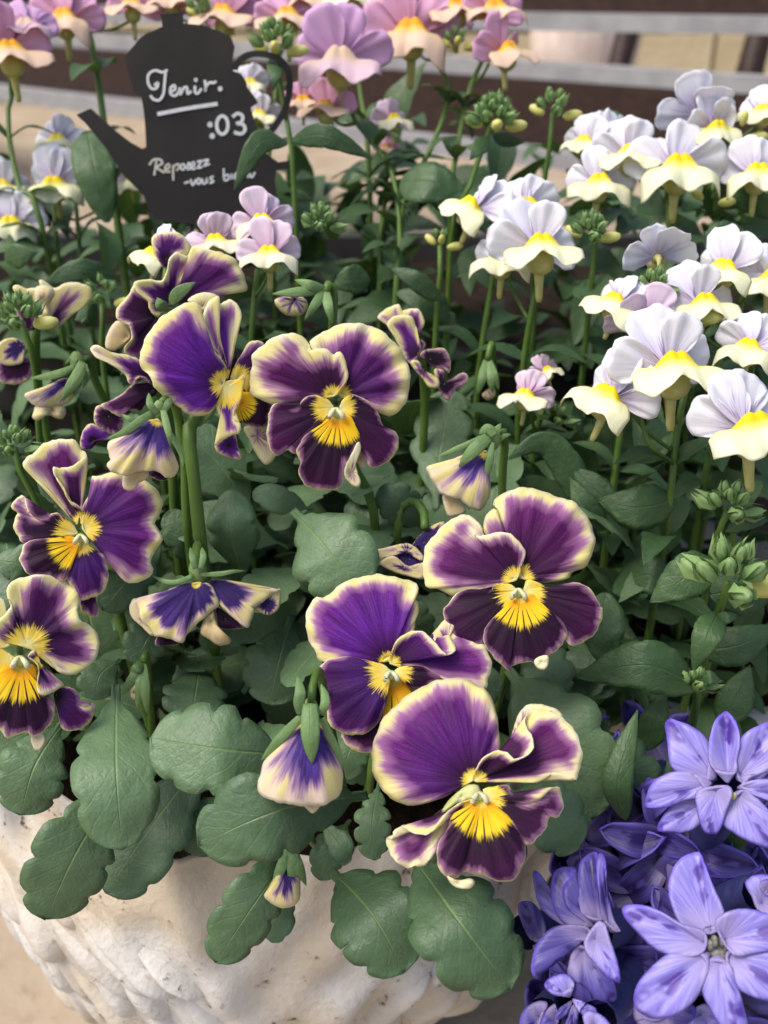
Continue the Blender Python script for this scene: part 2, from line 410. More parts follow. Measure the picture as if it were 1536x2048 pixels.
M['nll'] = mat_nem('nemesia_lilac_lip', (.66, .52, .40), (.74, .54, .62), (0, 0, 0), True, yel=(.74, .56, .40), yel2=(.72, .54, .42))
M['spur'] = mat_plain('nemesia_spur', (.50, .47, .16), (.60, .58, .24), 300, .6, .25)

def mat_hyacinth(name, c1, c2, dk):
    t = NT(name); ang, rad, marg, seed = t.attr('ang'), t.attr('rad'), t.attr('margin'), t.attr('seed')
    fine = t.noise(t.comb(t.math('MULTIPLY', ang, 9.), t.math('MULTIPLY', rad, 1.3), seed), 1.6, 3)
    spot = t.noise(t.comb(t.math('MULTIPLY', ang, 2.2), t.math('MULTIPLY', rad, 2.0), seed), 1.5, 2)
    col = t.mix(t.maprange(fine, .3, .7), c1, c2)
    col = t.mix(t.maprange(t.math('SUBTRACT', rad, t.math('MULTIPLY', t.math('ABSOLUTE', ang), .25)), .05, .4, .55, 0.), col, (.36, .30, .48))
    s = t.math('MULTIPLY', t.maprange(spot, .46, .58), t.math('MULTIPLY', t.maprange(t.math('ABSOLUTE', ang), .06, .26, 1., 0.), t.maprange(rad, .25, .4)))
    col = t.mix(t.math('MULTIPLY', s, .9), col, dk)
    col = t.mix(t.math('MULTIPLY', t.maprange(marg, .2, .9, .6, 0.), t.maprange(rad, .4, .8)), col, (.20, .14, .78))
    nb = t.bump(fine, .35, .0006)
    return t.finish(col, .42, .2, .45, nrm=nb)
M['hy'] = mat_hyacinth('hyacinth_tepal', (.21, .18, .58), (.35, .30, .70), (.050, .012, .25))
M['hy_shade'] = mat_hyacinth('hyacinth_tepal_shaded', (.060, .048, .24), (.10, .075, .32), (.02, .006, .10))  # shade on the rear florets put into a darker copy of the tepal colour
M['hyt'] = mat_plain('hyacinth_tube', (.035, .045, .16), (.06, .07, .22), 200, .45, .1)

# ================================================================== the setting
GROUND = 0.0; SOIL = 0.158
def mat_ground():
    t = NT('ground_stone'); n1 = t.noise(scale=9, detail=5); n2 = t.noise(scale=90, detail=4)
    col = t.mix(t.maprange(n1, .3, .7), (.30, .235, .165), (.40, .33, .25)); col = t.mix(t.maprange(n2, .55, .75, 0., .5), col, (.20, .15, .10))
    return t.finish(col, .8, spec=.2, nrm=t.bump(t.math('ADD', n2, n1), .4, .004))
g = bpy.data.meshes.new('ground'); bm = bmesh.new()
bmesh.ops.create_grid(bm, x_segments=2, y_segments=2, size=60); bm.to_mesh(g); bm.free()
go = link('ground', g, mat_ground()); go['kind'] = 'structure'

def mat_wall(name, c1, c2):
    t = NT(name); n1 = t.noise(scale=4, detail=5); n2 = t.noise(scale=40, detail=4)
    col = t.mix(t.maprange(n1, .3, .7), c1, c2); return t.finish(col, .85, spec=.2, nrm=t.bump(n2, .5, .01))
M['block'] = mat_wall('block_stone', (.56, .46, .28), (.68, .58, .38)); M['mortar'] = mat_wall('mortar', (.28, .24, .18), (.34, .30, .22))
WY = 3.6
wv, wf = box_geo((0, WY + .15, .75), 9, .2, 1.5); wall = link('garden_wall', tomesh('garden_wall', wv, wf, smooth=False), M['mortar'])
wall['label'] = 'pale beige block garden wall seen behind the brown bench'; wall['category'] = 'wall'
bv, bf = box_geo((0, 0, 0), .43, .06, .21); bme = tomesh('block', bv, bf, smooth=False); bme.materials.append(M['block'])
for iz in range(7):
    for ix in range(-8, 9):
        b_ = bpy.data.objects.new('block', bme); COL.objects.link(b_); b_.parent = wall
        b_.location = (ix * .445 + (.22 if iz % 2 else 0), WY + .022 + random.uniform(-.004, .004), .11 + iz * .222)

# bench back: two brown boards with pale metal edging
def mat_board():
    t = NT('brown_board'); tc = t.n.new('ShaderNodeTexCoord'); mp = t.n.new('ShaderNodeMapping'); mp.inputs['Scale'].default_value = (3, 40, 40); t.l.new(tc.outputs['Object'], mp.inputs['Vector'])
    gr = t.noise(mp.outputs[0], 3, 4); col = t.mix(t.maprange(gr, .3, .7), (.024, .011, .008), (.042, .020, .014)); return t.finish(col, .55, spec=.3)
M['board'] = mat_board(); M['edging'] = mat_plain('edging_metal', (.25, .25, .26), (.33, .33, .33), 30, .6, 0, .1, .001)
bench = thing('bench', 'dark brown bench back with pale grey metal edging behind the flowers', 'bench')
def bar(name, lx, ly, lz, rx, ry_, rz, hl, hr, mat, thick):
    """a bar from a left end to a right end, standing upright, heights hl and hr from its top edge"""
    a = at(lx, ly, lz); b = at(rx, ry_, rz); d = (b - a); n = Vector((d.y, -d.x, 0)).normalized()
    V = [];
    for p, h in ((a, hl), (b, hr)):
        for zz in (0, -h):
            for yy in (0, thick): V.append(p + Vector((0, 0, zz)) - n * yy)
    Fc = [(0, 2, 6, 4), (1, 5, 7, 3), (0, 4, 5, 1), (2, 3, 7, 6), (0, 1, 3, 2), (4, 6, 7, 5)]
    me = tomesh(name, V, Fc, smooth=False); relative(me, bench)
    return link(name, me, mat, bench)
ZL, ZR = 2.3, .95
def row(yl, yr, hpl, hpr, mat, name, thick, dz=0.):
    bar(name, -420, yl, ZL + dz, 1800, yr, ZR + dz, hpl * ZL / FPX, hpr * ZR / FPX, mat, thick)
row(-90, -85, 92, 122, M['board'], 'board', .025)
row(3, 37, 30, 33, M['edging'], 'edging', .032, -.006)
row(28, 172, 28, 34, M['edging'], 'edging', .032, -.006)
row(57, 209, 66, 165, M['board'], 'board', .025)
row(124, 385, 26, 36, M['edging'], 'edging', .032, -.006)
for x, wd in ((1235, .035), (1500, .035)):
    zz = ZL + (ZR - ZL) * (x + 420) / 2220 + .06
    V, Fc = tube_geo([at(x + 60, -120, zz), at(x + 22, 60, zz), at(x, 140, zz), at(x - 30, 420, zz)], [wd / 2] * 4, 6)
    me = tomesh('post', V, Fc); relative(me, bench); link('post', me, M['board'], bench)
# pale ribbed pot seen through the gap in the bench
def lathe(prof_, n=32, flute=0.):
    V, Fc = [], []
    for r, z in prof_:
        for j in range(n):
            a = 2 * math.pi * j / n; rr = r * (1 + flute * math.cos(a * n / 2)); V.append(Vector((rr * math.cos(a), rr * math.sin(a), z)))
    for i in range(len(prof_) - 1):
        for j in range(n): Fc.append((i * n + j, i * n + (j + 1) % n, (i + 1) * n + (j + 1) % n, (i + 1) * n + j))
    return V, Fc
V, Fc = lathe([(.09, 0), (.115, .2), (.135, .4), (.125, .4), (.11, .3)], 40, .05)
rp = link('ribbed_pot', tomesh('ribbed_pot', V, Fc), mat_plain('pinkish_clay', (.52, .42, .37), (.60, .50, .44), 20, .8)); q = at(1165, 135, 2.3); rp.location = (q.x, q.y, 0.0); rp.scale = (1, 1, (q.z + .17) / .4)
rp['label'] = 'pale pinkish ribbed pot seen through the gap in the bench back'; rp['category'] = 'pot'

# ------------------------------------------------------------------ the white bird-shaped planter
def mat_planter():
    t = NT('whitewashed_plaster'); n1 = t.noise(scale=26, detail=5); n2 = t.noise(scale=130, detail=5, rough=.7); n3 = t.noise(scale=420, detail=3)
    geo = t.n.new('ShaderNodeNewGeometry')
    col = t.mix(t.maprange(n1, .38, .70), (.66, .64, .60), (.56, .47, .35))
    col = t.mix(t.maprange(n2, .55, .68, 0., .6), col, (.40, .31, .21))
    sp = t.math('MULTIPLY', t.maprange(n2, .60, .65), t.maprange(n3, .50, .57))
    col = t.mix(t.math('MULTIPLY', sp, .9), col, (.07, .06, .05))
    h = t.math('ADD', t.math('MULTIPLY', n1, 1.2), t.math('ADD', t.math('MULTIPLY', n2, .8), t.math('MULTIPLY', n3, .35)))
    return t.finish(col, .72, spec=.3, nrm=t.bump(h, .35, .003))
M['plaster'] = mat_planter()
PC = Vector((-.040, .286, 0)); PR = .106
def pot_r(z):
    t = z / SOIL
    return PR * np.interp(t, [0, .08, .3, .55, .8, .95, 1.0, 1.04], [.66, .72, .88, .985, 1.03, 1.02, .985, .96])
def bird(th, z):
    """surface relief of the planter body: th angle from the front (0 towards the camera, + to the right)"""
    d = 0.
    d += .0045 * math.exp(-((th - .02 + (z - .09) * 2.4) / .055) ** 2)          # ridge where the wing meets the breast
    d += .007 * math.exp(-((th - .24) / .09) ** 2 - ((z - .108) / .010) ** 2)    # knob
    d += .003 * math.exp(-((th - .16) / .10) ** 2 - ((z - .075) / .03) ** 2)
    d += .0028 * math.sin(th * 17 + z * 120) * max(0, math.sin(th * 2.2 - .1)) * max(0, min(1, (.15 - z) / .02))
    d += .0014 * math.sin(th * 31 - z * 190 + 1) * max(0, math.cos(th * 1.4 - .9))
    d += .003 * math.sin(th * 5.1 + z * 30) * .5
    return d
def pot_pt(th, z, off=0.):
    r = pot_r(z) + bird(th, z) + off
    return PC + Vector((math.sin(th) * r * 1.04, -math.cos(th) * r, z))
planter = thing('bird_planter', 'whitewashed bird-shaped plaster planter with moulded feathers, holding the purple pansies', 'planter', tuple(PC))
NT_, NZ_ = 220, 70
V = []
for j in range(NZ_ + 1):
    for i in range(NT_):
        th = 2 * math.pi * i / NT_ - math.pi; V.append(pot_pt(th, .004 + (SOIL + .004) * j / NZ_ + .024 * math.exp(-((th + .85) / .5) ** 2) * (j / NZ_) ** 4))
Fc = [(j * NT_ + i, j * NT_ + (i + 1) % NT_, (j + 1) * NT_ + (i + 1) % NT_, (j + 1) * NT_ + i) for j in range(NZ_) for i in range(NT_)]
base_i = len(V)
for k, (rr, zz) in enumerate(((.93, SOIL + .001), (.90, SOIL - .02))):
    for i in range(NT_):
        th = 2 * math.pi * i / NT_ - math.pi; V.append(PC + Vector((math.sin(th) * PR * rr * 1.02, -math.cos(th) * PR * rr, zz)))
    a0 = NZ_ * NT_ if k == 0 else base_i; b0 = base_i + k * NT_
    Fc += [(a0 + i, a0 + (i + 1) % NT_, b0 + (i + 1) % NT_, b0 + i) for i in range(NT_)]
me = tomesh('body', V, Fc); relative(me, planter); link('body', me, M['plaster'], planter)
# feathers of the wing: each a raised lobe lying on the body, pointing down and back
def feather_mesh(L_, W_, T_):
    V, Fc = [], []; nu, nv = 12, 9
    for i in range(nu + 1):
        t = i / nu; w_ = W_ * max(0., math.sin(math.pi * (.15 + .85 * t) ** 1.6)) ** .7
        for j in range(nv):
            v = -1 + 2 * j / (nv - 1)
            V.append(Vector((v * w_, -t * L_, T_ * (1 - abs(v) ** 3) * (.15 + .85 * t ** .8 * (1 - t ** 9)) + .0008 * math.exp(-(v / .15) ** 2) * (1 - t) - .0014)))
    for i in range(nu):
        for j in range(nv - 1): Fc.append((i * nv + j, (i + 1) * nv + j, (i + 1) * nv + j + 1, i * nv + j + 1))
    return V, Fc
fr = random.Random(3)
def rim_h(th): return .024 * math.exp(-((th + 1.0) / .5) ** 2)
def feather(th, z, a, L_, W_, T_):
    V, Fc = feather_mesh(L_, W_, T_); ca, sa = math.cos(a), math.sin(a)
    V = [pot_pt(th + (v.x * ca - v.y * sa) / PR, z + v.x * sa + v.y * ca, v.z) for v in V]
    me = tomesh('feather', V, Fc); relative(me, planter); link('feather', me, M['plaster'], planter)
for rowi in range(12):
    for coli in range(18):
        th = -2.1 + coli * .125 + (.062 if rowi % 2 else 0) + fr.uniform(-.03, .03); z = .150 - rowi * .0115 + fr.uniform(-.003, .003)
        if th > -.10 - (z - .09) * 2.4 or z < .025: continue
        feather(th, z, R(30 + fr.uniform(-20, 20)), 0.034 * fr.uniform(.7, 1.35), .0042 * fr.uniform(.65, 1.4), .0068 * fr.uniform(.5, 1.35))
for th, z, a, q in ((.50, .100, -32, 1.5), (.72, .112, -48, 1.4), (.66, .085, -38, 1.5), (.90, .10, -45, 1.4), (.46, .070, -22, 1.4), (.10, .085, 18, 1.3), (.06, .060, 12, 1.4), (.27, .080, -5, 1.5), (.84, .07, -40, 1.5), (1.0, .125, -50, 1.3), (.55, .13, -50, 1.2)):
    feather(th, z + .01, R(a), .022 * q, .0052 * q, .0075)
M['soil'] = mat_plain('potting_soil', (.012, .008, .005), (.035, .022, .014), 150, .95, 0, .8, .004, .1)
def soil_disc(name, c, r, z, parent):
    V = [Vector((c.x, c.y, z))]; Fc = []; n = 40; rr = random.Random(5)
    for k in range(1, 9):
        for j in range(n):
            a = 2 * math.pi * j / n; V.append(Vector((c.x + math.cos(a) * r * k / 8, c.y + math.sin(a) * r * k / 8, z + rr.uniform(-.0025, .0025))))
    Fc = [(0, 1 + j, 1 + (j + 1) % n) for j in range(n)]
    for k in range(7): Fc += [(1 + k * n + j, 1 + (k + 1) * n + j, 1 + (k + 1) * n + (j + 1) % n, 1 + k * n + (j + 1) % n) for j in range(n)]
    me = tomesh(name, V, Fc); relative(me, parent); return link(name, me, M['soil'], parent)
soil_disc('soil', PC, PR * .94, SOIL - .012, planter)
# a plain stoneware pot for the white nemesia and an added dark backing box behind
def plain_pot(name, label, cx, cy, r, h, mat):
    o = thing(name, label, 'pot', (cx, cy, 0))
    V, Fc = lathe([(r * .55, .0), (r * .72, .01), (r * .9, h * .5), (r, h * .93), (r * 1.05, h * .94), (r * 1.05, h), (r * .95, h), (r * .93, h - .02)], 48)
    link('body', tomesh('body', V, Fc), mat, o); soil_disc('soil', Vector((cx, cy, 0)), r * .94, h - .014, o); return o
plain_pot('stoneware_pot', 'pale stoneware pot under the white nemesia, beside the hyacinth', .125, .335, .072, .150, mat_plain('stoneware', (.55, .50, .44), (.64, .60, .55), 30, .6))
M['dark'] = mat_plain('dark_wood', (.022, .020, .018), (.045, .040, .035), 30, .7)
backing_box = thing('dark_backing_box', 'added dark box behind the pansies, a backing that keeps the gaps in the nemesia foliage dark', 'planter', (0.05, .53, 0))  # invented box, added as a dark backing for the gaps in the foliage
for nm, c_, sz_ in (('side', (0, -.115, .115), (1.5, .014, .23)), ('side', (0, .115, .115), (1.5, .014, .23)), ('end', (-.743, 0, .115), (.014, .216, .23)), ('end', (.743, 0, .115), (.014, .216, .23))):
    V, Fc = box_geo(c_, *sz_); link(nm, tomesh(nm, V, Fc, smooth=False), M['dark'], backing_box)
V, Fc = box_geo((0, 0, .20), 1.472, .216, .03); link('soil', tomesh('soil', V, Fc, smooth=False), M['soil'], backing_box)

# ================================================================== pansies
def stem_px(parent, pts, r0=.0015, r1=.0012, name='stem', mat='stem', n=18):
    return tube(name, [at(*p) for p in pts], r0, r1, M[mat], parent, n=n)
def eye(parent, pl, fr, cx, cy, k=1., d=1.5):
    """the two bearded lobes and the pale throat in the middle of a pansy"""
    c = pl.hit(*fr(cx, cy)) + pl.view * d * .001; u = UP; s_ = RT
    parts = []
    for sg in (-1, 1):
        k_ = k * .8; p0 = c + s_ * sg * .0003 * k_ + u * .0012 * k_; p1 = c + s_ * sg * .0019 * k_ - u * .0016 * k_
        parts.append(tube_geo(smooth_path([p0, (p0 + p1) / 2 + pl.view * .0006 + s_ * sg * .0004, p1], 7), [.0002 * k, .0004 * k, .0005 * k, .00055 * k, .0006 * k, .0005 * k, .0002 * k], 8))
    V, Fc = merge_geo(parts); me = tomesh('beard', V, Fc); relative(me, parent); link('beard', me, M['beard'], parent)
    V, Fc = ellipsoid(c - pl.view * .0012 + u * .0003, .0013 * k, .0010 * k, .0012 * k); me = tomesh('throat', V, Fc); relative(me, parent); link('throat', me, M['throat'], parent)
def base_of(px, py, z):
    p = at(px, py, z); return (p.x, p.y, SOIL - .008)
def pansy(label, px, py, z, up=0., side=0., name='pansy_flower'):
    pl = Plane(px, py, z, up, side); loc = base_of(px, py, z)
    o = thing(name, label, 'flower', loc, 'purple pansies in the planter'); return o, pl
def calyx(parent, pl, px, py, z, k=1., back=.0095):
    """five green sepals behind an open flower"""
    c = pl.hit(px, py) - pl.view * back
    for i in range(5):
        a = 2 * math.pi * i / 5 + .4; dr = UP * math.sin(a) + RT * math.cos(a)
        me = leaf_mesh('sepal', [c, c + dr * .006 * k + pl.view * .001, c + dr * .013 * k + pl.view * .0015], dr.cross(pl.view), .0045 * k, prof_sepal, nu=10, nv=5); relative(me, parent)
        o = link('sepal', me, M['sepal'], parent); solidify(o, .0003)
P_ = M['pansy']; PF = M['pansy_faded']; PT = M['pansy_tan']
YU, YLAT, YLIP = .0024, .0042, .0082

# --- the pansy hanging over the planter's front rim
o, pl = pansy('large purple pansy with cream rim overhanging the front of the white planter', 965, 1590, .213, up=4)
T = lambda *a, **k: traced(pl, A, *a, **k)
petal(o, [T((722, 738), [(760, 715), (830, 640), (896, 525, .5), (886, 420), (870, 300, .8), (830, 190), (740, 112, -.5), (630, 80, .5), (510, 92), (400, 132, -.6), (280, 210, .4), (180, 300), (110, 420, .6), (72, 560), (80, 680, .5), (125, 780), (200, 850, .6), (300, 897), (420, 880), (540, 840, .3), (625, 788)], d=-1.2, bulge=.0022, wave=.0007, wk=6, width=.0027, ry=YU, roll=.0012)], P_, blue=.35, dark=1.1)
petal(o, [T((745, 745), [(722, 738), (758, 640, 2.5), (800, 590, 3.2), (870, 550, 3.5), (935, 565, 4), (980, 603, 5), (1050, 590, 5), (1100, 545, 4.5), (1108, 480, 3.5), (1068, 415, 2), (1060, 335, .5), (1125, 285, -1), (1210, 295), (1340, 372), (1418, 530, 1), (1412, 650), (1388, 732, -1), (1330, 718), (1250, 688, 1.2), (1150, 748), (1000, 744, .5), (840, 745)], d=.2, bulge=-.0012, wave=.0003, width=.0020, ry=YU, p=1.8),
          T((1040, 470), [(930, 548, 1), (960, 480), (985, 410), (1020, 310), (1085, 248), (1200, 255), (1300, 310), (1240, 380), (1130, 420), (1120, 500), (1090, 560), (1000, 600)], d=-2.2, width=.0030, ry=.0001, wave=.0002)], P_, dark=.9)
petal(o, [T((745, 880), [(748, 862), (700, 862, 1), (640, 885, 1.5), (560, 940, 2.5), (490, 1020, 3), (430, 1085, 3.2), (340, 1072, 2.2), (270, 1040, 2), (220, 1060, 2), (205, 1115, 1.5), (168, 1105, 0), (185, 1200), (240, 1262, 1), (302, 1305), (345, 1285, .8), (410, 1288), (440, 1225), (480, 1110), (530, 1010), (640, 930)], d=-.2, bulge=-.001, wave=.0003, width=.0017, ry=.003, p=1.5),
          T((480, 985), [(590, 900), (520, 930), (440, 988), (330, 1025), (250, 1035), (330, 1078), (430, 1090), (500, 1020), (600, 930)], d=-1.2, width=.0006, ry=.0001, n=40, m=8)], P_, dark=.85)
V, Fc, a_ = T((650, 840), [(525, 945), (560, 880), (620, 820), (690, 770), (760, 775), (770, 850), (700, 865), (610, 905)], d=-.6, bulge=.002, width=.05, ry=.02, n=40, m=10)
me = tomesh('spur', V, Fc); relative(me, o); solidify(link('spur', me, M['throat'], o), .0003)
petal(o, [T((800, 842), [(790, 800), (860, 780, .5), (950, 772, 1.5), (965, 822, 1), (1000, 878, .6), (1070, 888, 1.4), (1150, 852, 2), (1222, 792, 2.4), (1272, 785, 1.5), (1290, 835), (1298, 920), (1262, 975, -.5), (1216, 965), (1190, 1040), (1130, 1110, .5), (1060, 1150), (980, 1055), (900, 955), (835, 890)], d=.3, bulge=.001, wave=.0003, width=.0013, ry=YLAT)], P_, dark=.62)
petal(o, [T((775, 862), [(745, 895), (660, 925), (590, 965, .5), (565, 1050), (510, 1130, 1), (495, 1230), (522, 1312, 1.5), (575, 1360, 1), (640, 1345), (655, 1322, -1), (720, 1330, -.5), (800, 1345, .5), (900, 1382), (980, 1365, 1), (1032, 1290), (1056, 1190, .8), (1030, 1080), (960, 980), (880, 912), (815, 870)], d=1.3, bulge=.0022, wave=.0004, width=.0014, ry=YLIP, roll=.0009),
          T((640, 1385), [(560, 1345), (600, 1370), (650, 1375), (712, 1365), (732, 1390), (700, 1422), (630, 1418), (585, 1390)], d=2.2, bulge=.0014, width=.012, ry=.0001, n=40, m=8)], P_, dark=.55, line=1.)
eye(o, pl, A, 765, 850, 1.05, 2.6)
calyx(o, pl, *A(740, 780), .213)
stem_px(o, [(*A(740, 790), .222), (930, 1640, .232), (890, 1700, .245), (840, 1760, .27)])

# --- the violet-tinted pansy partly hidden behind it
o, pl = pansy('violet-purple pansy tucked behind the overhanging one, its folded petal edged cream', 780, 1340, .232, up=3)
T = lambda *a, **k: traced(pl, B, *a, **k)
petal(o, [T((722, 740), [(800, 640), (905, 515), (912, 450), (945, 370, -.5), (935, 310), (897, 268, 1), (940, 230), (925, 170, -.6), (870, 145), (780, 125, .6), (700, 115), (640, 93, -.4), (560, 120), (460, 130, .5), (370, 180), (250, 270, -.4), (190, 275, .8), (127, 340), (118, 420), (120, 520, .4), (142, 600), (182, 660), (212, 742), (300, 725), (420, 720), (550, 742), (640, 752)], d=-1.5, bulge=.002, wave=.0008, wk=7, width=.0019, ry=YU)], P_, blue=.75, dark=1.2)
petal(o, [T((735, 762), [(722, 740), (740, 690, 1), (770, 610, 2), (830, 550, 2.5), (910, 520, 3), (1000, 545, 3.4), (1060, 610, 4), (1110, 670, 4.2), (1150, 695, 4.2), (1195, 675, 3.5), (1205, 640, 2.5), (1185, 590, .5), (1175, 530, -1.5), (1190, 460, -2.5), (1232, 412, -3), (1290, 430, -3), (1340, 520, -2), (1365, 610, -1), (1420, 620), (1460, 690), (1476, 780, .5), (1452, 880), (1425, 940), (1300, 905), (1100, 862), (950, 800), (850, 772)], d=-.4, bulge=-.0008, wave=.0002, width=.0017, ry=YU, n=96),
          T((1150, 600), [(1040, 558, 0), (1080, 500), (1130, 440), (1200, 385), (1245, 400), (1200, 450), (1180, 520), (1188, 590), (1205, 650, 1), (1150, 692, 2), (1095, 650, 2)], d=-2.4, width=.0026, ry=.0001)], P_, blue=.35)
petal(o, [T((740, 815), [(700, 778), (600, 745, .4), (500, 722), (420, 708, .6), (330, 720), (250, 750, .4), (208, 820), (216, 900), (258, 1000, .5), (268, 1100), (287, 1190), (350, 1250, -.4), (450, 1278), (560, 1260), (640, 1190, -.4), (690, 1080), (715, 960), (732, 880)], d=.6, bulge=.0016, wave=.0003, width=.0009, ry=.0056)], P_, dark=.75, blue=.75)
petal(o, [T((765, 812), [(790, 792), (900, 776, .5), (985, 785, .8), (1040, 820), (1100, 862), (1020, 930), (920, 950), (850, 905), (800, 860)], d=.4, bulge=.001, width=.0009, ry=YLAT)], P_, dark=.55)
petal(o, [T((745, 850), [(715, 890), (700, 1000), (690, 1100), (560, 1170), (378, 1270), (405, 1340), (450, 1390), (520, 1410), (620, 1420), (760, 1400), (860, 1200), (900, 1000), (820, 880)], d=-1.6, width=.0013, ry=.011)], P_, dark=.6, line=1.)
eye(o, pl, B, 740, 850, 1.05, 2.6)
calyx(o, pl, *B(740, 790), .232)
stem_px(o, [(*B(740, 790), .24), (770, 1420, .252), (740, 1560, .262), (720, 1720, .28)])

# --- pansy on the planter's nemesia side
o, pl = pansy('upright purple pansy with broad cream edge beside the green nemesia leaves', 1035, 1180, .236, up=2)
T = lambda *a, **k: traced(pl, C, *a, **k)
petal(o, [T((820, 770), [(815, 720), (780, 620), (700, 500), (560, 430, -.5), (548, 370, .6), (580, 290, 1), (645, 245, 1.5), (622, 215, .5), (650, 165), (740, 115, .5), (880, 88), (1000, 120, -.4), (1120, 160), (1240, 210, .6), (1330, 310), (1375, 400, -.4), (1388, 500, .6), (1360, 610), (1310, 690, -.6), (1220, 722), (1200, 765, .4), (1100, 795), (960, 800), (885, 785)], d=-1.8, bulge=.002, wave=.0006, wk=6, width=.0027, ry=.0034, roll=.001)], P_)
petal(o, [T((795, 790), [(812, 760), (835, 680, 1), (863, 590, 1.8), (840, 530, 2.2), (770, 460, 2.8), (690, 428, 3), (610, 446, 2.6), (540, 458, 1.8), (475, 440, .6), (490, 385, -1.2), (440, 300, -1), (330, 320), (230, 400, .5), (120, 530), (100, 650, .5), (100, 770), (130, 840, .5), (200, 850), (245, 872), (330, 905, -.6), (430, 872), (560, 850), (690, 800)], d=-.4, bulge=.0008, wave=.0003, width=.0024, ry=.0034, n=88),
          T((485, 410), [(432, 298), (480, 328), (530, 380), (545, 452), (505, 450), (465, 430), (450, 350)], d=-1.2, width=.012, ry=.0001, n=40, m=8)], P_)
petal(o, [T((805, 862), [(770, 832), (690, 815, .6), (625, 828, 1), (612, 872, 1.2), (560, 882, .6), (490, 860), (400, 866, .6), (330, 910), (275, 985), (250, 1010), (262, 1080), (320, 1200), (420, 1260), (530, 1270), (600, 1160), (690, 1020), (770, 925)], d=.5, bulge=.0012, wave=.0003, width=.0009, ry=.0052)], P_, dark=.55)
petal(o, [T((850, 866), [(868, 800), (905, 788, 1), (945, 800, .8), (1040, 850), (1130, 832, .8), (1240, 808, 1), (1340, 850, .5), (1400, 930), (1420, 992, .8), (1440, 985), (1436, 1060), (1400, 1160), (1320, 1240, -.5), (1200, 1278), (1168, 1200), (1100, 1100), (1020, 1010), (930, 925)], d=.5, bulge=.0014, wave=.0004, width=.0010, ry=.0052)], P_, dark=.62)
petal(o, [T((828, 902), [(750, 938), (690, 1010), (600, 1100, .5), (553, 1190), (562, 1260, .5), (620, 1350), (700, 1430), (742, 1475), (746, 1440), (800, 1415), (890, 1390, .6), (930, 1410), (985, 1380), (1080, 1320, .8), (1150, 1250), (1172, 1170), (1130, 1090, .4), (1040, 1010), (960, 935), (905, 895)], d=1.4, bulge=.002, wave=.0004, width=.0012, ry=YLIP),
          T((985, 1400), [(930, 1395), (960, 1360), (1030, 1350), (1030, 1420), (1000, 1452), (955, 1440)], d=2.2, bulge=.0012, width=.012, ry=.0001, n=36, m=8)], P_, dark=.5, line=1.)
eye(o, pl, C, 812, 892, 1.1, 2.8)
calyx(o, pl, *C(815, 830), .236)
stem_px(o, [(*C(815, 840), .245), (1020, 1300, .262), (980, 1450, .272), (900, 1650, .285)])

# --- the centre pansy standing high
o, pl = pansy('tall full-faced purple pansy with two broad cream-edged upper petals', 672, 825, .248)
T = lambda *a, **k: traced(pl, D, *a, **k)
petal(o, [T((850, 735), [(840, 690), (780, 560), (690, 400), (592, 285, .5), (640, 230), (740, 165, -.5), (880, 115, .5), (1000, 110), (1150, 140, -.5), (1260, 220, .4), (1370, 330), (1440, 480, -.5), (1455, 590, .8), (1440, 690, -.4), (1420, 790, .6), (1330, 880), (1275, 908, -.6), (1200, 850), (1100, 800), (1000, 745), (925, 725)], d=-2., bulge=.0022, wave=.0007, wk=7, width=.0030, ry=.0030)], P_, blue=.25)
petal(o, [T((800, 738), [(838, 715), (880, 650, 1), (918, 580, 1.6), (910, 480, 2), (880, 390, 2.2), (835, 362, 2.2), (795, 380, 1.4), (740, 338, 1.8), (650, 335, 1.8), (575, 350, .8), (598, 322, -.5), (575, 270, -1.2), (520, 215, -1), (450, 200), (350, 210, .5), (240, 265), (110, 380, .6), (100, 480), (80, 620, -.6), (90, 710), (160, 755, .5), (270, 802), (380, 800, -1), (500, 800, -1), (620, 755), (720, 738)], d=-.6, bulge=.0014, wave=.0004, width=.0030, ry=.0028, n=88),
          T((400, 800), [(290, 780), (400, 750), (540, 740), (520, 800), (430, 845), (330, 810)], d=-2.6, width=.012, ry=.0001, n=40, m=8)], P_)
petal(o, [T((800, 830), [(770, 795), (700, 748, .6), (630, 730, .8), (560, 747, .8), (527, 790, 1), (480, 845, .6), (420, 845), (360, 800), (290, 806, .5), (255, 860), (240, 980, .4), (231, 1080), (250, 1150), (300, 1245, -.4), (400, 1195), (475, 1220), (540, 1135), (620, 1050), (720, 945)], d=.4, bulge=.0014, wave=.0003, width=.0010, ry=.0052)], P_, dark=.68)
petal(o, [T((850, 830), [(868, 795), (910, 742, .6), (970, 728, .8), (1060, 760, .6), (1130, 820), (1190, 910), (1232, 1035, -.5), (1300, 1025, .8), (1345, 1070), (1350, 1130), (1330, 1210, .4), (1250, 1300), (1150, 1340), (1102, 1330), (1080, 1200), (1040, 1080), (980, 960), (915, 880)], d=.4, bulge=.0014, wave=.0003, width=.0010, ry=.0040)], P_, dark=.68)
petal(o, [T((835, 890), [(755, 930), (685, 990), (570, 1060, .6), (500, 1150), (485, 1210), (520, 1300, -.5), (505, 1390, .5), (560, 1490), (660, 1530, -.5), (780, 1532), (862, 1500), (888, 1400, .8), (912, 1290, 1), (970, 1190, 1), (1026, 1100, .6), (995, 1005), (945, 920)], d=1.3, bulge=.002, wave=.0004, width=.0012, ry=YLIP),
          T((950, 1390), [(1010, 1100), (965, 1200, 1), (912, 1290, 1), (890, 1400, 1), (945, 1480), (1000, 1506), (1028, 1470), (1002, 1390), (985, 1290), (1030, 1180)], d=1.6, bulge=.0012, width=.012, ry=.0001, n=44, m=10)], P_, dark=.52, line=1.)
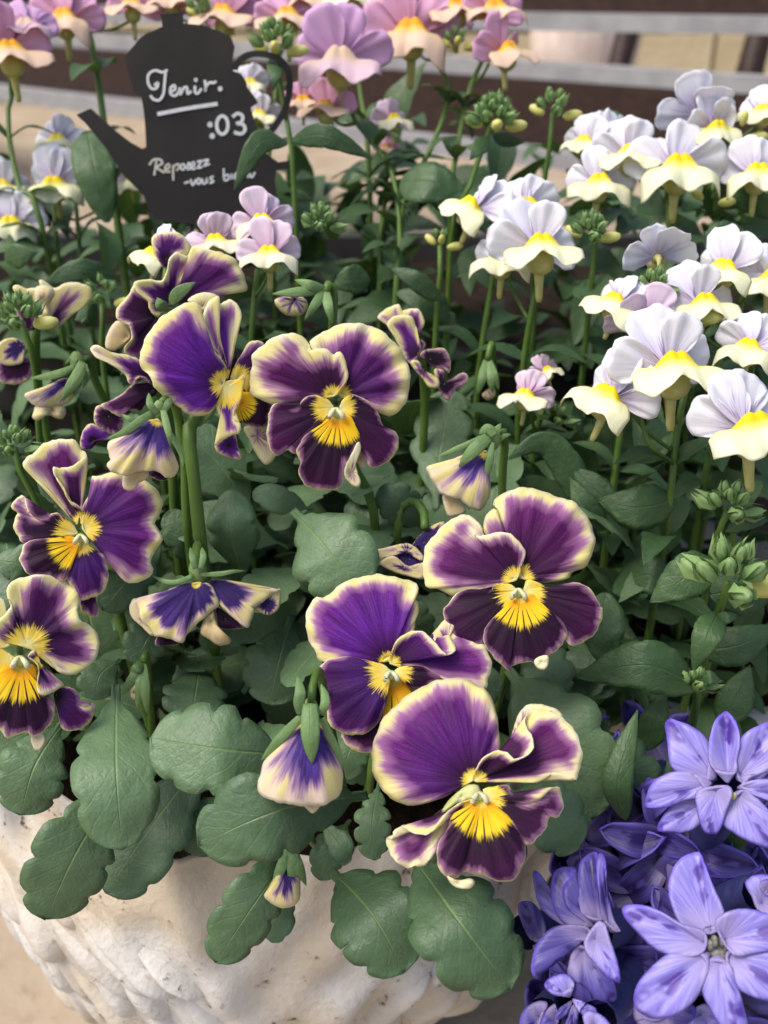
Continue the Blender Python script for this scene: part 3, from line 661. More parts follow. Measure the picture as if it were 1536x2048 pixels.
petal(o, [T((1030, 1250), [(1010, 1050), (1060, 1180), (1065, 1350), (1010, 1310), (990, 1200)], d=-1.5, width=.012, ry=.0001, n=30, m=8)], PT)
eye(o, pl, D, 820, 885, 1.2, 2.8)
calyx(o, pl, *D(830, 820), .248)
stem_px(o, [(*D(830, 830), .257), (700, 920, .268), (745, 1010, .275), (748, 1150, .285), (720, 1380, .30)])

# --- the pansy at the planter's wing
o, pl = pansy('purple pansy with one narrow rolled petal and one wide fan petal, below a faded bell', 160, 1075, .238, side=-6)
T = lambda *a, **k: traced(pl, E, *a, **k)
petal(o, [T((705, 890), [(705, 850), (700, 720), (740, 640, .5), (790, 550), (800, 470, -.5), (780, 440), (860, 430, .6), (960, 405), (1100, 420), (1240, 470), (1340, 560, .5), (1390, 650), (1370, 740, -.6), (1325, 840, .6), (1375, 930), (1380, 1000, .8), (1320, 1080), (1280, 1180, 1), (1315, 1220), (1270, 1300), (1150, 1350, -.8), (1050, 1320), (1010, 1240), (900, 1130), (800, 1010), (745, 930)], d=-1, bulge=.0018, wave=.0006, wk=6, width=.0018, ry=.0040)], P_, blue=.4)
petal(o, [T((660, 850), [(640, 812), (560, 725), (500, 655), (400, 540, .5), (250, 410), (188, 315, 1), (280, 230), (380, 140, -.5), (500, 112), (630, 115), (690, 190, -.5), (742, 255), (735, 450), (700, 680)], d=-2.4, bulge=-.002, width=.0017, ry=.0025),
          T((690, 800), [(730, 752, 1), (700, 715, 2), (650, 680, 2.4), (575, 625, 3), (530, 510, 3.4), (465, 430, 3.4), (455, 360, 2.8), (520, 370, 2), (630, 342, 1), (742, 262, -1.5), (725, 450, -1), (690, 660), (700, 720, 1), (690, 850)], d=-1, width=.0012, ry=.002, n=64)], P_, dark=.95)
petal(o, [T((665, 925), [(640, 880), (560, 800, .5), (480, 750, 1), (400, 788, 1.4), (320, 802, 1.2), (260, 755, 1), (218, 675, 1), (195, 600), (130, 640), (98, 700), (118, 725), (152, 750), (115, 850), (150, 940), (207, 1005), (320, 977), (480, 967), (610, 950)], d=.2, bulge=.001, wave=.0002, width=.0012, ry=.0052)], P_, dark=.6)
petal(o, [T((700, 1005), [(725, 1000), (762, 1030, .4), (820, 1082), (870, 1100, .5), (912, 1180), (918, 1330), (870, 1430, -.5), (780, 1470), (690, 1490), (650, 1420), (572, 1310), (600, 1230), (650, 1130), (688, 1060)], d=.6, bulge=.0014, wave=.0003, width=.0010, ry=.0030)], P_, dark=.75, blue=.8)
petal(o, [T((690, 985), [(625, 958), (480, 966, .4), (330, 975), (222, 1010, .5), (190, 1080), (170, 1150), (220, 1240, .4), (280, 1290), (400, 1310), (550, 1325), (590, 1220), (640, 1125), (690, 1050)], d=1.1, bulge=.0016, wave=.0003, width=.0014, ry=.0078)], P_, dark=.5, line=1.)
eye(o, pl, E, 690, 975, 1.0, 2.6)
petal(o, [T((760, 1440), [(690, 1490), (780, 1470), (800, 1400), (820, 1500), (838, 1630), (780, 1640), (700, 1600)], d=-2.5, width=.0008, ry=.0001, n=36, m=8)], P_)
calyx(o, pl, *E(690, 920), .238)
stem_px(o, [(*E(700, 940), .246), (215, 1150, .258), (270, 1350, .272), (330, 1550, .29)])

# --- the pansy at the edge of the picture over the wing
o, pl = pansy('purple pansy with big yellow blotch over the planter wing, upper petal lobed like an ear', 45, 1310, .228, side=4)
T = lambda *a, **k: traced(pl, F, *a, **k)
petal(o, [T((100, 680), [(70, 600), (0, 500), (40, 330), (0, 280), (-150, 300), (-250, 500), (-150, 700), (0, 720)], d=-2.4, width=.003, ry=.006)], P_)
petal(o, [T((230, 690), [(60, 655), (-30, 600, .5), (-40, 500, 1), (40, 420, 1.5), (95, 340, 1), (62, 260), (65, 180), (130, 120, -.5), (260, 87), (390, 80, .4), (520, 105), (620, 160, -.5), (657, 220), (680, 300), (662, 400, 1.2), (690, 480, 1.4), (760, 502, .4), (830, 580), (852, 680, .5), (830, 770), (760, 870, -.4), (650, 930), (540, 930), (480, 890), (400, 800), (300, 730)], d=-1.2, bulge=-.001, wave=.0005, wk=5, width=.0024, ry=.0048)], P_, blue=.1, dark=.85)
petal(o, [T((480, 1110), [(462, 1105), (540, 1045, 1), (600, 1050, 1.2), (660, 1090, 1), (692, 1190, .6), (740, 1210, 1), (812, 1190), (806, 1260), (770, 1340), (690, 1400, -.5), (590, 1415), (530, 1390), (500, 1270)], d=-.6, bulge=.001, width=.0009, ry=.0001, n=56, m=12),
          T((330, 830), [(240, 782, 1), (310, 840, 2), (332, 920, 2.4), (317, 1010, 2.6), (328, 1085, 3), (375, 1108, 3), (440, 1085, 2.2), (510, 1045, 1.4), (545, 1025), (450, 945), (370, 900), (300, 735)], d=.2, width=.0014, ry=.0015, n=56, m=12)], P_, dark=.8, blue=.3)
petal(o, [T((180, 840), [(80, 850), (0, 890), (-100, 1000), (-120, 1200), (-60, 1350), (0, 1400), (60, 1470, -.5), (130, 1450), (230, 1415), (270, 1460), (360, 1420), (430, 1350, .5), (466, 1260), (450, 1170), (400, 1112), (330, 1090), (320, 1000), (310, 900), (260, 850)], d=1., bulge=.002, wave=.0003, width=.0013, ry=.0092)], P_, dark=.5, line=1.)
petal(o, [T((140, 800), [(70, 755), (-80, 700), (-200, 800), (-150, 950), (0, 885), (90, 850)], d=.4, width=.001, ry=.006)], P_, dark=.6)
petal(o, [T((310, 1480), [(270, 1455), (360, 1430), (385, 1500), (340, 1580), (290, 1560)], d=.2, width=.012, ry=.0001, n=30, m=8)], PT)
eye(o, pl, F, 170, 830, 1.2, 2.8)
calyx(o, pl, *F(200, 760), .228)
stem_px(o, [(*F(300, 800), .236), (110, 1370, .246), (190, 1470, .262), (280, 1600, .285)])

# --- side-on pansy with a thick stem
o, pl = pansy('violet pansy turned side-on showing its spread upper petal, on a thick stem', 452, 770, .243, side=10)
T = lambda *a, **k: traced(pl, G, *a, **k)
TH = lambda *a, **k: traced(pl, Hh, *a, **k)
petal(o, [T((1095, 1220), [(1080, 1130), (1010, 1000), (955, 900, -.5), (915, 780, -.5), (920, 690), (955, 620, 1), (1020, 572, 1.5), (1030, 630, .2), (1110, 600, -.5), (1160, 625), (1205, 720, .5), (1170, 800), (1140, 950), (1118, 1130)], d=-3.2, bulge=-.0014, width=.0020, ry=.0024),
          T((900, 660), [(785, 605), (850, 560), (930, 545), (1015, 572), (950, 620), (915, 700), (880, 690), (840, 640)], d=-4.2, width=.005, ry=.0001, n=40, m=8)], P_, blue=1., dark=1.25)
petal(o, [T((1030, 1120), [(1078, 1160), (1020, 1020, 1), (955, 930, 1), (915, 800, 1.2), (915, 690, .5), (960, 610), (1028, 580), (1025, 720), (1035, 900), (1080, 1080)], d=-2.0, width=.0018, ry=.0001, n=48, m=12)], P_, blue=.8, dark=1.5, name='petal')
petal(o, [T((1065, 1255), [(1088, 1180), (1062, 1090, .6), (1000, 1020, .8), (950, 940), (912, 850), (902, 780), (890, 690, -.5), (850, 637), (800, 632), (700, 680, .5), (590, 750), (510, 840, .5), (450, 950), (425, 1060, .5), (440, 1150, -.4), (505, 1195, 1.2), (540, 1290, .8), (620, 1360), (700, 1420, .8), (780, 1480), (850, 1505, .4), (940, 1490), (1000, 1430, -.4), (1022, 1340), (1050, 1290)], d=0, bulge=.003, wave=.0005, wk=4, width=.0019, ry=.0034)], P_, blue=1., dark=1.2)
petal(o, [TH((1170, 460), [(1122, 460), (1160, 340), (1220, 240), (1252, 180), (1300, 155), (1380, 180), (1340, 300), (1300, 400), (1260, 560), (1220, 500)], d=-3.5, width=.0012, ry=.004)], P_, dark=.75, blue=.4)
petal(o, [TH((1175, 640), [(1195, 575), (1260, 560), (1320, 600), (1435, 640), (1415, 720), (1402, 812), (1330, 830), (1230, 800), (1170, 770)], d=-3.0, bulge=.0015, width=.0010, ry=.0050),
          TH((1330, 900), [(1230, 830), (1400, 822), (1440, 930), (1475, 1040), (1400, 1122), (1330, 1050), (1270, 930)], d=-4.5, width=.012, ry=.0001, n=44, m=10)], P_, dark=.5, line=1.)
petal(o, [TH((1085, 520), [(1085, 475), (1180, 455), (1232, 420, 1), (1216, 520, 1), (1196, 620, 1.5), (1152, 700, 1.5), (1150, 770, 1.5), (1190, 800, 1.8), (1186, 860, 1.8), (1100, 895, 1), (1020, 945, .5), (995, 970), (1030, 860), (1042, 760), (1012, 680), (1020, 560)], d=.3, width=.0012, ry=.0052),
          TH((1110, 960), [(1000, 970), (1080, 910), (1150, 880), (1172, 980), (1196, 1070), (1100, 1052), (1030, 1025)], d=-1.0, width=.0006, ry=.0001, n=40, m=10)], P_, blue=.7)
calyx(o, pl, *G(1030, 1330), .243, .8, .010)
stem_px(o, [(*G(1030, 1340), .258), (430, 800, .256), (380, 850, .250), (388, 960, .252), (402, 1090, .258), (430, 1300, .275)], .0019, .0016)

# --- pansy facing away behind it
o, pl = pansy('purple pansy seen from behind, wavy cream-edged petals above the side-on one', 350, 590, .262)
T = lambda *a, **k: traced(pl, G, *a, **k)
petal(o, [T((690, 640), [(690, 560), (740, 430), (800, 300), (822, 212, .6), (920, 220), (1060, 256, .8), (1150, 300), (1210, 400, .4), (1242, 500), (1235, 546), (1110, 545), (1000, 562), (800, 612)], d=-1, bulge=.002, wave=.0004, width=.0020, ry=.0001)], P_, blue=.2)
petal(o, [T((620, 300), [(600, 360), (540, 260), (512, 170), (530, 110), (620, 88), (720, 95), (790, 160), (820, 230), (780, 278), (700, 247), (640, 285), (635, 350)], d=-2.5, width=.0013, ry=.0001, n=56, m=12),
          T((670, 640), [(650, 640), (560, 740, 1), (500, 690, 1.5), (482, 620, 2), (400, 550, 2.2), (380, 480, 2), (480, 457, 1.5), (590, 465, 1.8), (632, 380, 2), (648, 300, 2), (700, 247, 2), (780, 277, 1.5), (820, 218, .5), (800, 330), (760, 420), (720, 540), (695, 620)], d=-.4, bulge=-.001, width=.0017, ry=.0001)], P_, blue=.35)
petal(o, [T((540, 750), [(372, 500), (330, 580, .5), (250, 670), (234, 740, .6), (280, 790, 1), (345, 820, 1.6), (352, 920, 1.6), (300, 980, 1), (310, 1030), (400, 1060), (470, 1000), (540, 860), (560, 760), (490, 700), (470, 620), (400, 560)], d=-2.2, width=.0009, ry=.0001)], P_, dark=.8)
petal(o, [T((330, 900), [(240, 780), (170, 870), (150, 980), (210, 1010), (300, 960), (350, 900), (330, 830)], d=-4, width=.006, ry=.0001, n=40, m=8)], PT)
px_leaf(o, [(*G(655, 650), .262), (*G(720, 560), .260), (*G(850, 478), .259)], 26, M['sepal'], 'lance', name='sepal', teeth=0, nu=14)
px_leaf(o, [(*G(630, 690), .262), (*G(580, 650), .260), (*G(555, 595), .260)], 24, M['sepal'], 'lance', name='sepal', teeth=0, nu=14)
stem_px(o, [(*G(650, 680), .264), (330, 700, .27), (340, 900, .285), (370, 1150, .30)])

# --- profile pansy with white tip
o, pl = pansy('pansy in profile with a pale horn-like petal tip above a drooping dark petal', 270, 790, .258)
T = lambda *a, **k: traced(pl, Hh, *a, **k)
petal(o, [T((470, 440), [(45, 220), (90, 193, 1), (200, 250, 1), (330, 272), (430, 318), (520, 420), (515, 492), (420, 437, 1), (352, 492, 1.5), (300, 410, 1.2), (180, 330, 1.5), (80, 282, 1)], d=0, bulge=.001, width=.0018, ry=.0001)], P_, blue=.5, dark=1.2)
petal(o, [T((520, 540), [(380, 490), (300, 560), (200, 622, .5), (120, 655, 1.2), (180, 690, 1.6), (270, 742, 1.8), (310, 700, 1.2), (360, 688, .8), (420, 700), (460, 640), (545, 560), (540, 492)], d=-1, bulge=.001, width=.0009, ry=.0001),
          T((180, 740), [(70, 720), (90, 665), (130, 662), (190, 700), (275, 745), (290, 800), (240, 880), (150, 850), (80, 800)], d=-1.6, width=.0008, ry=.0001, n=48, m=10)], P_, dark=.75)
petal(o, [T((60, 930), [(-20, 860), (40, 800), (120, 830), (280, 860), (220, 910), (100, 940), (30, 1000), (-40, 980)], d=-4, width=.001, ry=.0001, n=48, m=10)], P_, blue=.8, dark=1.3)
stem_px(o, [(*Hh(540, 520), .262), (340, 850, .272), (350, 1050, .285), (370, 1250, .30)])

# --- drooping faded bells
def bell(label, px, py, z, up=0): 
    pl = Plane(px, py, z, up); return thing('faded_pansy_flower', label, 'flower', base_of(px, py, z + .015), 'drooping faded pansies'), pl
def calyx_cup(o, pl, fr, x, y, k=1.):
    c = pl.hit(*fr(x, y)) ; parts = [ellipsoid(c - pl.view * .001, .0016 * k, .0016 * k, .0026 * k)]
    V, Fc = merge_geo(parts); me = tomesh('calyx', V, Fc); relative(me, o); link('calyx', me, M['sepal'], o)
def sep(o, fr, z, pts, w, roll=0., **kw):
    px_leaf(o, [(*fr(a, b), z + (c[0] if c else 0)) for a, b, *c in pts], w * fr.k, M['sepal'], 'sepal', name='sepal', teeth=0, nu=16, roll=roll, fold=.25, **kw)

o, pl = bell('faded purple and cream pansy drooping like a bell above the wide fan petal', 280, 890, .234)
T = lambda *a, **k: traced(pl, Hh, *a, **k)
petal(o, [T((560, 760), [(510, 772), (400, 800, -.8), (300, 880, -1), (190, 930, -2), (176, 1000, -1), (200, 1080), (165, 1112, -.5), (205, 1160), (310, 1195, .8), (420, 1160), (560, 1162, .6), (622, 1210), (680, 1200, -.8), (720, 1140, -2), (690, 1050, -1.5), (640, 950, -1), (605, 815)], d=0, bulge=.003, wave=.0006, wk=6, width=.0055, ry=.0020)], PF, blue=.5, dark=1.2)
petal(o, [T((400, 1210), [(320, 1185), (480, 1165), (475, 1215), (410, 1255), (378, 1300), (325, 1312), (288, 1270)], d=-2, width=.006, ry=.0001, n=40, m=8)], PT)
petal(o, [T((590, 1180), [(480, 1165), (640, 1165), (645, 1215), (600, 1232), (530, 1215)], d=-2.5, width=.0006, ry=.0001, n=36, m=8)], P_, dark=.7)
calyx_cup(o, pl, Hh, 575, 690)
sep(o, Hh, .234, [(560, 690, -.002), (430, 770, -.004), (290, 870, -.003), (155, 915, 0)], 70)
sep(o, Hh, .234, [(430, 790, -.003), (340, 760, -.004), (285, 725, -.003)], 45)
sep(o, Hh, .234, [(600, 690, -.003), (625, 800, -.005), (650, 900, -.005), (655, 972, -.003)], 60)
sep(o, Hh, .234, [(640, 860, -.003), (710, 960, -.002), (745, 1040, -.001), (752, 1135, 0)], 55)
sep(o, Hh, .234, [(560, 720, -.003), (500, 650, -.004), (490, 562, -.002)], 60); sep(o, Hh, .234, [(610, 700, -.003), (640, 640, -.003), (660, 600, 0)], 60)
stem_px(o, [(*Hh(590, 640), .236), (*Hh(640, 590), .240), (*Hh(690, 640), .247), (368, 900, .254), (375, 1060, .262), (400, 1250, .28)], .0012, .0013)

o, pl = bell('wilting purple pansy with spread flat petals over the deep green leaves, thin pointed sepals', 410, 1205, .246)
T = lambda *a, **k: traced(pl, I, *a, **k)
petal(o, [T((800, 440), [(765, 440), (830, 550), (842, 620), (960, 740, .6), (1088, 835, .5), (1120, 760, 1), (1148, 690, 1.5), (1130, 660, 1.2), (1220, 610, 1), (1300, 545, .4), (1370, 520), (1280, 493), (1100, 460), (900, 430)], d=-1, bulge=.0014, wave=.0004, width=.0028, ry=.0001),
          T((1260, 640), [(1150, 670), (1220, 620), (1300, 545), (1372, 505), (1362, 660), (1280, 722), (1200, 700)], d=-2, width=.0016, ry=.0001, n=44, m=10)], PF, dark=.95)
petal(o, [T((650, 460), [(540, 462), (400, 520), (220, 580, -1), (130, 590, -1.5), (170, 700, 0), (200, 790), (280, 860, .6), (290, 905), (380, 912), (530, 960, .5), (570, 890), (700, 760), (842, 640, -.5), (822, 560), (750, 455)], d=0, bulge=.002, wave=.0005, width=.0034, ry=.0012),
          T((200, 780), [(110, 590), (78, 660), (100, 745), (180, 820), (265, 900), (300, 880), (220, 800), (180, 700), (150, 600)], d=-1.2, width=.005, ry=.0001, n=44, m=8)], PF, dark=1.05)
petal(o, [T((780, 780), [(720, 770), (790, 690), (820, 780), (860, 860), (942, 932), (930, 970), (840, 982), (760, 930), (690, 880)], d=-1.8, bulge=.002, width=.006, ry=.0001, n=44, m=10)], PT)
petal(o, [T((900, 760), [(820, 650), (940, 740), (1060, 830), (930, 845), (850, 830), (830, 740)], d=-3, width=.0006, ry=.0001, n=36, m=8), T((400, 940), [(300, 985), (330, 910), (480, 945), (490, 978), (400, 985)], d=-3, width=.0006, ry=.0001, n=30, m=8)], P_, dark=.6)
calyx_cup(o, pl, I, 665, 350, 1.5)
sep(o, I, .246, [(690, 380, -.001), (850, 375, -.002), (960, 355, -.002), (1078, 348, 0)], 45); sep(o, I, .246, [(620, 390, -.001), (500, 440, -.002), (390, 440, -.002), (275, 390, 0)], 45)
sep(o, I, .246, [(560, 440, 0), (500, 430, .003), (440, 480, .005)], 90); sep(o, I, .246, [(640, 330, -.003), (620, 240, -.003), (600, 150, 0)], 60); sep(o, I, .246, [(690, 330, -.003), (710, 230, -.003), (700, 150, 0)], 60)
stem_px(o, [(*I(660, 330), .247), (393, 1105, .250), (400, 1095, .256), (415, 1180, .27), (440, 1400, .29)], .0014, .0014)

o, pl = bell('closed purple and cream pansy bell hanging in front of a grey-green leaf, broad green sepals', 605, 1490, .209)
T = lambda *a, **k: traced(pl, J, *a, **k)
petal(o, [T((780, 1560), [(690, 1570), (880, 1570), (860, 1630), (800, 1685), (740, 1640)], d=-2, width=.006, ry=.0001, n=30, m=8)], PT)
petal(o, [T((760, 640), [(610, 715), (560, 800, -1), (420, 960, -2), (260, 1110, -3), (230, 1250, -2.5), (188, 1390, -2), (255, 1500, -1), (430, 1555, .4), (650, 1590, .6), (850, 1590, .4), (980, 1560), (1110, 1440, -2), (1122, 1200, -3), (1055, 1020, -2.5), (965, 760, -1), (885, 700)], d=0, bulge=.003, wave=.0003, wk=6, width=.0062, ry=.0030)], PF, blue=.5, dark=1.0)
calyx_cup(o, pl, J, 770, 560, 1.3)
sep(o, J, .209, [(770, 480, -.003), (770, 640, -.005), (775, 850, -.006), (792, 1135, -.004)], 235)
sep(o, J, .209, [(680, 620, -.002), (540, 760, -.002), (380, 930, -.001), (235, 1100, .001)], 120); sep(o, J, .209, [(900, 640, -.002), (990, 840, -.001), (1060, 980, 0), (1128, 1195, .002)], 90)
sep(o, J, .209, [(680, 600, -.002), (650, 480, -.003), (660, 340, -.003), (630, 180, 0)], 140); sep(o, J, .209, [(880, 600, -.002), (930, 500, -.003), (930, 380, -.002), (890, 270, 0)], 110)
stem_px(o, [(*J(780, 480), .209), (*J(790, 330), .2105), (*J(830, 170), .214), (640, 1345, .222), (655, 1420, .232), (690, 1600, .25)], .0009, .0013)

o, pl = bell('cream-edged pansy bell nodding from a hooked stem beside the white nemesia', 935, 950, .25)
T = lambda *a, **k: traced(pl, K, *a, **k)
petal(o, [T((870, 1120), [(760, 1130), (680, 1160, -.5), (560, 1210, -1), (440, 1240, -2), (490, 1340, -1), (550, 1430), (680, 1470, .6), (760, 1530, .3), (830, 1545), (890, 1450, -1), (902, 1330, -2), (905, 1200, -1), (885, 1130)], d=0, bulge=.003, wave=.0004, width=.0064, ry=.0022)], PF, blue=.5, dark=1.15)
petal(o, [T((630, 1510), [(560, 1430), (680, 1475), (722, 1560), (640, 1592), (590, 1580)], d=-2, width=.006, ry=.0001, n=36, m=8)], PT)
calyx_cup(o, pl, K, 920, 1030, 1.3)
sep(o, K, .25, [(890, 1020, -.003), (820, 1080, -.005), (740, 1160, -.005), (675, 1232, -.003)], 110); sep(o, K, .25, [(860, 1010, -.001), (740, 1070, -.002), (620, 1120, -.001), (510, 1168, 0)], 42)
sep(o, K, .25, [(910, 1060, -.003), (900, 1160, -.004), (880, 1260, -.003), (850, 1355, -.001)], 60); sep(o, K, .25, [(930, 1010, -.003), (880, 960, -.003), (820, 1000, -.002)], 80); sep(o, K, .25, [(940, 1000, -.002), (960, 950, 0), (980, 925, 0)], 60); sep(o, K, .25, [(950, 1060, 0), (990, 1020, 0), (1050, 1000, 0)], 40)
stem_px(o, [(*K(940, 1020), .25), (*K(975, 965), .252), (*K(1008, 1020), .256), (*K(1000, 1150), .259), (*K(985, 1400), .266), (1010, 1180, .28), (960, 1400, .30)], .0011, .0014)

# --- blurred back blooms
o, pl = pansy('dark ruffled purple pansy folded sideways in the shade behind the tall full-faced one', 850, 700, .282)
T = lambda *a, **k: traced(pl, K, *a, **k)
petal(o, [T((350, 330), [(90, 160), (150, 100), (240, 65), (262, 110), (370, 95), (420, 160), (420, 220), (372, 290), (430, 350), (400, 420), (330, 400), (250, 200), (170, 210)], d=-1.5, width=.0016, ry=.0001)], P_)
petal(o, [T((380, 420), [(160, 210, 1), (220, 150), (320, 150), (360, 200, -1), (380, 290), (400, 400), (330, 490), (280, 440), (212, 300, 1)], d=0, bulge=-.001, width=.0016, ry=.0001)], P_, blue=.5)
petal(o, [T((420, 540), [(330, 480), (385, 478), (425, 560), (522, 600), (527, 662), (460, 662), (420, 605), (350, 525)], d=1, width=.0013, ry=.0001, n=48, m=10)], P_, blue=.5)
petal(o, [T((470, 460), [(400, 430), (430, 400), (500, 388), (572, 390), (612, 470), (605, 560), (580, 535), (500, 520), (440, 470)], d=.3, width=.0012, ry=.0001, n=48, m=10)], P_, dark=.5)
petal(o, [T((570, 640), [(500, 540), (570, 550), (560, 620), (600, 620), (700, 562), (742, 590), (720, 640), (645, 680), (600, 755), (540, 700)], d=.5, width=.0012, ry=.0001, n=48, m=10)], P_, dark=.6)
stem_px(o, [(*K(400, 450), .285), (850, 800, .295), (840, 1000, .31)])

o, pl = pansy('crumpled pale-hooded pansy half hidden behind the upright pansy', 800, 1110, .258)
T = lambda *a, **k: traced(pl, K, *a, **k)
petal(o, [T((420, 1780), [(345, 1795), (450, 1680), (570, 1630), (520, 1720), (440, 1900), (395, 1810)], d=-1, width=.0008, ry=.0001)], PF)
petal(o, [T((300, 1850), [(40, 1850), (150, 1818), (300, 1788), (380, 1830), (430, 1900), (385, 1900), (330, 1835), (240, 1832), (190, 1862), (100, 1892)], d=.5, width=.003, ry=.0001, n=56, m=10)], PF)
petal(o, [T((280, 1960), [(108, 1930), (200, 1878), (290, 1940), (360, 1962), (425, 1925), (420, 2035), (290, 2012), (220, 1992)], d=1, width=.0030, ry=.0001, n=48, m=10), T((320, 1900), [(220, 1850), (300, 1830), (380, 1890), (400, 1950), (300, 1950)], d=-1, width=.0004, ry=.0001, n=30, m=8)], PF)
stem_px(o, [(*K(430, 1680), .258), (*K(420, 1560), .262), (*K(350, 1480), .266), (*K(270, 1530), .268), (*K(235, 1700), .27), (790, 1150, .285)], .0012, .0012)

o, pl = pansy('blurred purple and cream pansy with tan furled centre, far behind the profile pansy', 80, 660, .285)
T = lambda *a, **k: traced(pl, L, *a, **k)
petal(o, [T((560, 600), [(580, 500), (610, 300), (560, 200), (440, 115), (520, 130), (620, 205), (780, 140), (960, 160), (1040, 220), (1052, 300), (960, 420), (830, 500), (700, 622), (560, 655)], d=-1, width=.0028, ry=.0001)], P_)
petal(o, [T((390, 680), [(300, 690), (180, 560), (30, 440), (120, 370), (215, 280), (148, 205), (185, 165), (300, 210), (425, 215), (400, 400), (400, 560)], d=-1.5, width=.0022, ry=.0001)], P_)
petal(o, [T((480, 400), [(415, 200), (540, 185), (622, 260), (560, 400), (582, 560), (470, 572), (430, 480), (405, 330)], d=1, bulge=.003, width=.007, ry=.0001, n=44, m=10)], PF)
petal(o, [T((230, 860), [(0, 830), (100, 780), (200, 790), (280, 850), (265, 1000), (240, 1060), (100, 1085), (0, 1045), (-60, 950)], d=.4, width=.0022, ry=.0001)], PF)
petal(o, [T((200, 1060), [(-20, 1060), (260, 1050), (330, 1000), (405, 1030), (362, 1170), (310, 1262), (180, 1300), (60, 1290), (-20, 1250)], d=-.5, width=.0010, ry=.0001)], P_, dark=.8)
stem_px(o, [(*L(400, 640), .29), (75, 760, .30), (110, 950, .32)])

o, pl = bell('small blurred faded pansy bell beside the horn-like pale petal', 110, 790, .272)
T = lambda *a, **k: traced(pl, L, *a, **k)
petal(o, [T((790, 1240), [(750, 1240), (600, 1290), (460, 1350), (330, 1390, -1), (283, 1420), (330, 1490), (450, 1560), (620, 1545), (770, 1510), (830, 1400)], d=0, bulge=.002, width=.0045, ry=.0001)], PF, blue=.4)
petal(o, [T((600, 1600), [(430, 1550), (720, 1550), (735, 1660), (680, 1692), (560, 1650), (490, 1662), (430, 1712), (372, 1680), (390, 1605)], d=-1.2, bulge=.002, width=.007, ry=.0001, n=44, m=10)], PF)
calyx_cup(o, pl, L, 880, 1060, 1.4)
sep(o, L, .272, [(860, 1100, -.002), (700, 1170, -.003), (520, 1215, -.002), (355, 1230, 0)], 100); sep(o, L, .272, [(950, 1050, -.002), (900, 1180, -.004), (800, 1340, -.004), (690, 1490, -.002)], 160); sep(o, L, .272, [(960, 1080, -.002), (985, 1200, -.002), (940, 1350, 0)], 80); sep(o, L, .272, [(880, 1040, -.001), (820, 1010, 0), (740, 1070, 0)], 60)
stem_px(o, [(*L(900, 1040), .273), (*L(990, 990), .275), (190, 760, .28), (230, 860, .29), (260, 1050, .31)], .0011, .0013)
# small buds
def small_bud(label, pts, z, w, petal_px=None):
    p = pts[0]; o = thing('pansy_bud', label, 'bud', base_of(p[0], p[1], z + .02), 'pansy buds')
    pl = Plane(p[0], p[1], z)
    if petal_px: petal(o, [traced(pl, PX, petal_px[0], petal_px[1:], d=-.5, bulge=.002, width=.003, ry=.0001, n=36, m=8)], PF)
    for q in pts[1:]:
        px_leaf(o, [(p[0], p[1], z), ((p[0] + q[0]) / 2, (p[1] + q[1]) / 2, z - .003), (q[0], q[1], z - .001)], w, M['sepal'], 'sepal', name='sepal', teeth=0, nu=14, fold=.25)
    return o
o = small_bud('green pansy bud with cream tip nodding beside the pale pink nemesia', [(650, 580), (545, 588), (610, 640), (665, 650), (590, 560)], .262, 22, [(590, 600), (550, 600), (600, 592), (615, 612), (600, 630), (570, 628)])
stem_px(o, [(650, 585, .262), (660, 565, .264), (668, 590, .266), (664, 660, .27), (650, 850, .29)], .0012, .0012)
o = small_bud('tiny purple pansy bud on the planter rim, wrapped in narrow sepals', [(580, 1690), (545, 1780), (590, 1790), (600, 1760), (612, 1770)], .236, 24, [(575, 1740), (590, 1700), (600, 1780), (592, 1808), (560, 1815), (530, 1795), (535, 1780)])
stem_px(o, [(585, 1695, .238), (600, 1660, .242), (640, 1700, .26)], .001, .0012)
o = small_bud('slim green pansy bud low beside the planter wing leaves', [(285, 1325), (245, 1390), (275, 1420), (295, 1430), (260, 1350)], .25, 22, [(268, 1385), (262, 1375), (278, 1360), (282, 1390), (266, 1398)])
stem_px(o, [(285, 1325, .25), (292, 1310, .252), (300, 1400, .27), (310, 1550, .29)], .001, .0012)
o = small_bud('pale green pansy bud hanging between the nemesia stems', [(975, 720), (955, 790), (985, 785), (998, 780)], .29, 22, [(975, 780), (965, 790), (985, 775), (990, 790), (976, 800)])
stem_px(o, [(975, 720, .29), (985, 690, .292), (990, 800, .31)], .001, .001)

# ------------------------------------------------------------------ pansy foliage
def plant(name, label, px, py, z, cat='plant', group=None):
    return thing(name, label, cat, base_of(px, py, z), group)
pa = plant('pansy_plant', 'rosette of scalloped pansy leaves spilling over the feathered wing of the planter', 300, 1500, .25)
pb = plant('pansy_plant', 'clump of pansy leaves hanging over the knobbed front of the planter', 720, 1650, .25)
pc = plant('pansy_plant', 'pansy leaves crowding between planter and hyacinth', 1100, 1500, .265)
def PL(par, bx, by, zb, mx, my, zm, tx, ty, zt, w, **k):
    o = px_leaf(par, [(bx, by, zb), (mx, my, zm), (tx, ty, zt)], w, M['leaf'], **k); return o
PL(pa, 232, 1370, .250, 232, 1540, .224, 245, 1700, .222, 170, teeth=4)
PL(pa, 130, 1440, .25, 70, 1530, .238, 42, 1630, .240, 135)
PL(pa, 260, 1545, .245, 160, 1690, .229, 92, 1838, .232, 165, roll=-18)
PL(pa, 420, 1500, .26, 320, 1630, .246, 210, 1785, .243, 160, roll=25)
PL(pa, 600, 1510, .232, 450, 1500, .218, 302, 1475, .222, 178, roll=10)
PL(pa, 470, 1600, .26, 420, 1640, .25, 370, 1700, .25, 110)
PL(pa, 400, 1325, .275, 390, 1390, .262, 380, 1450, .256, 125)
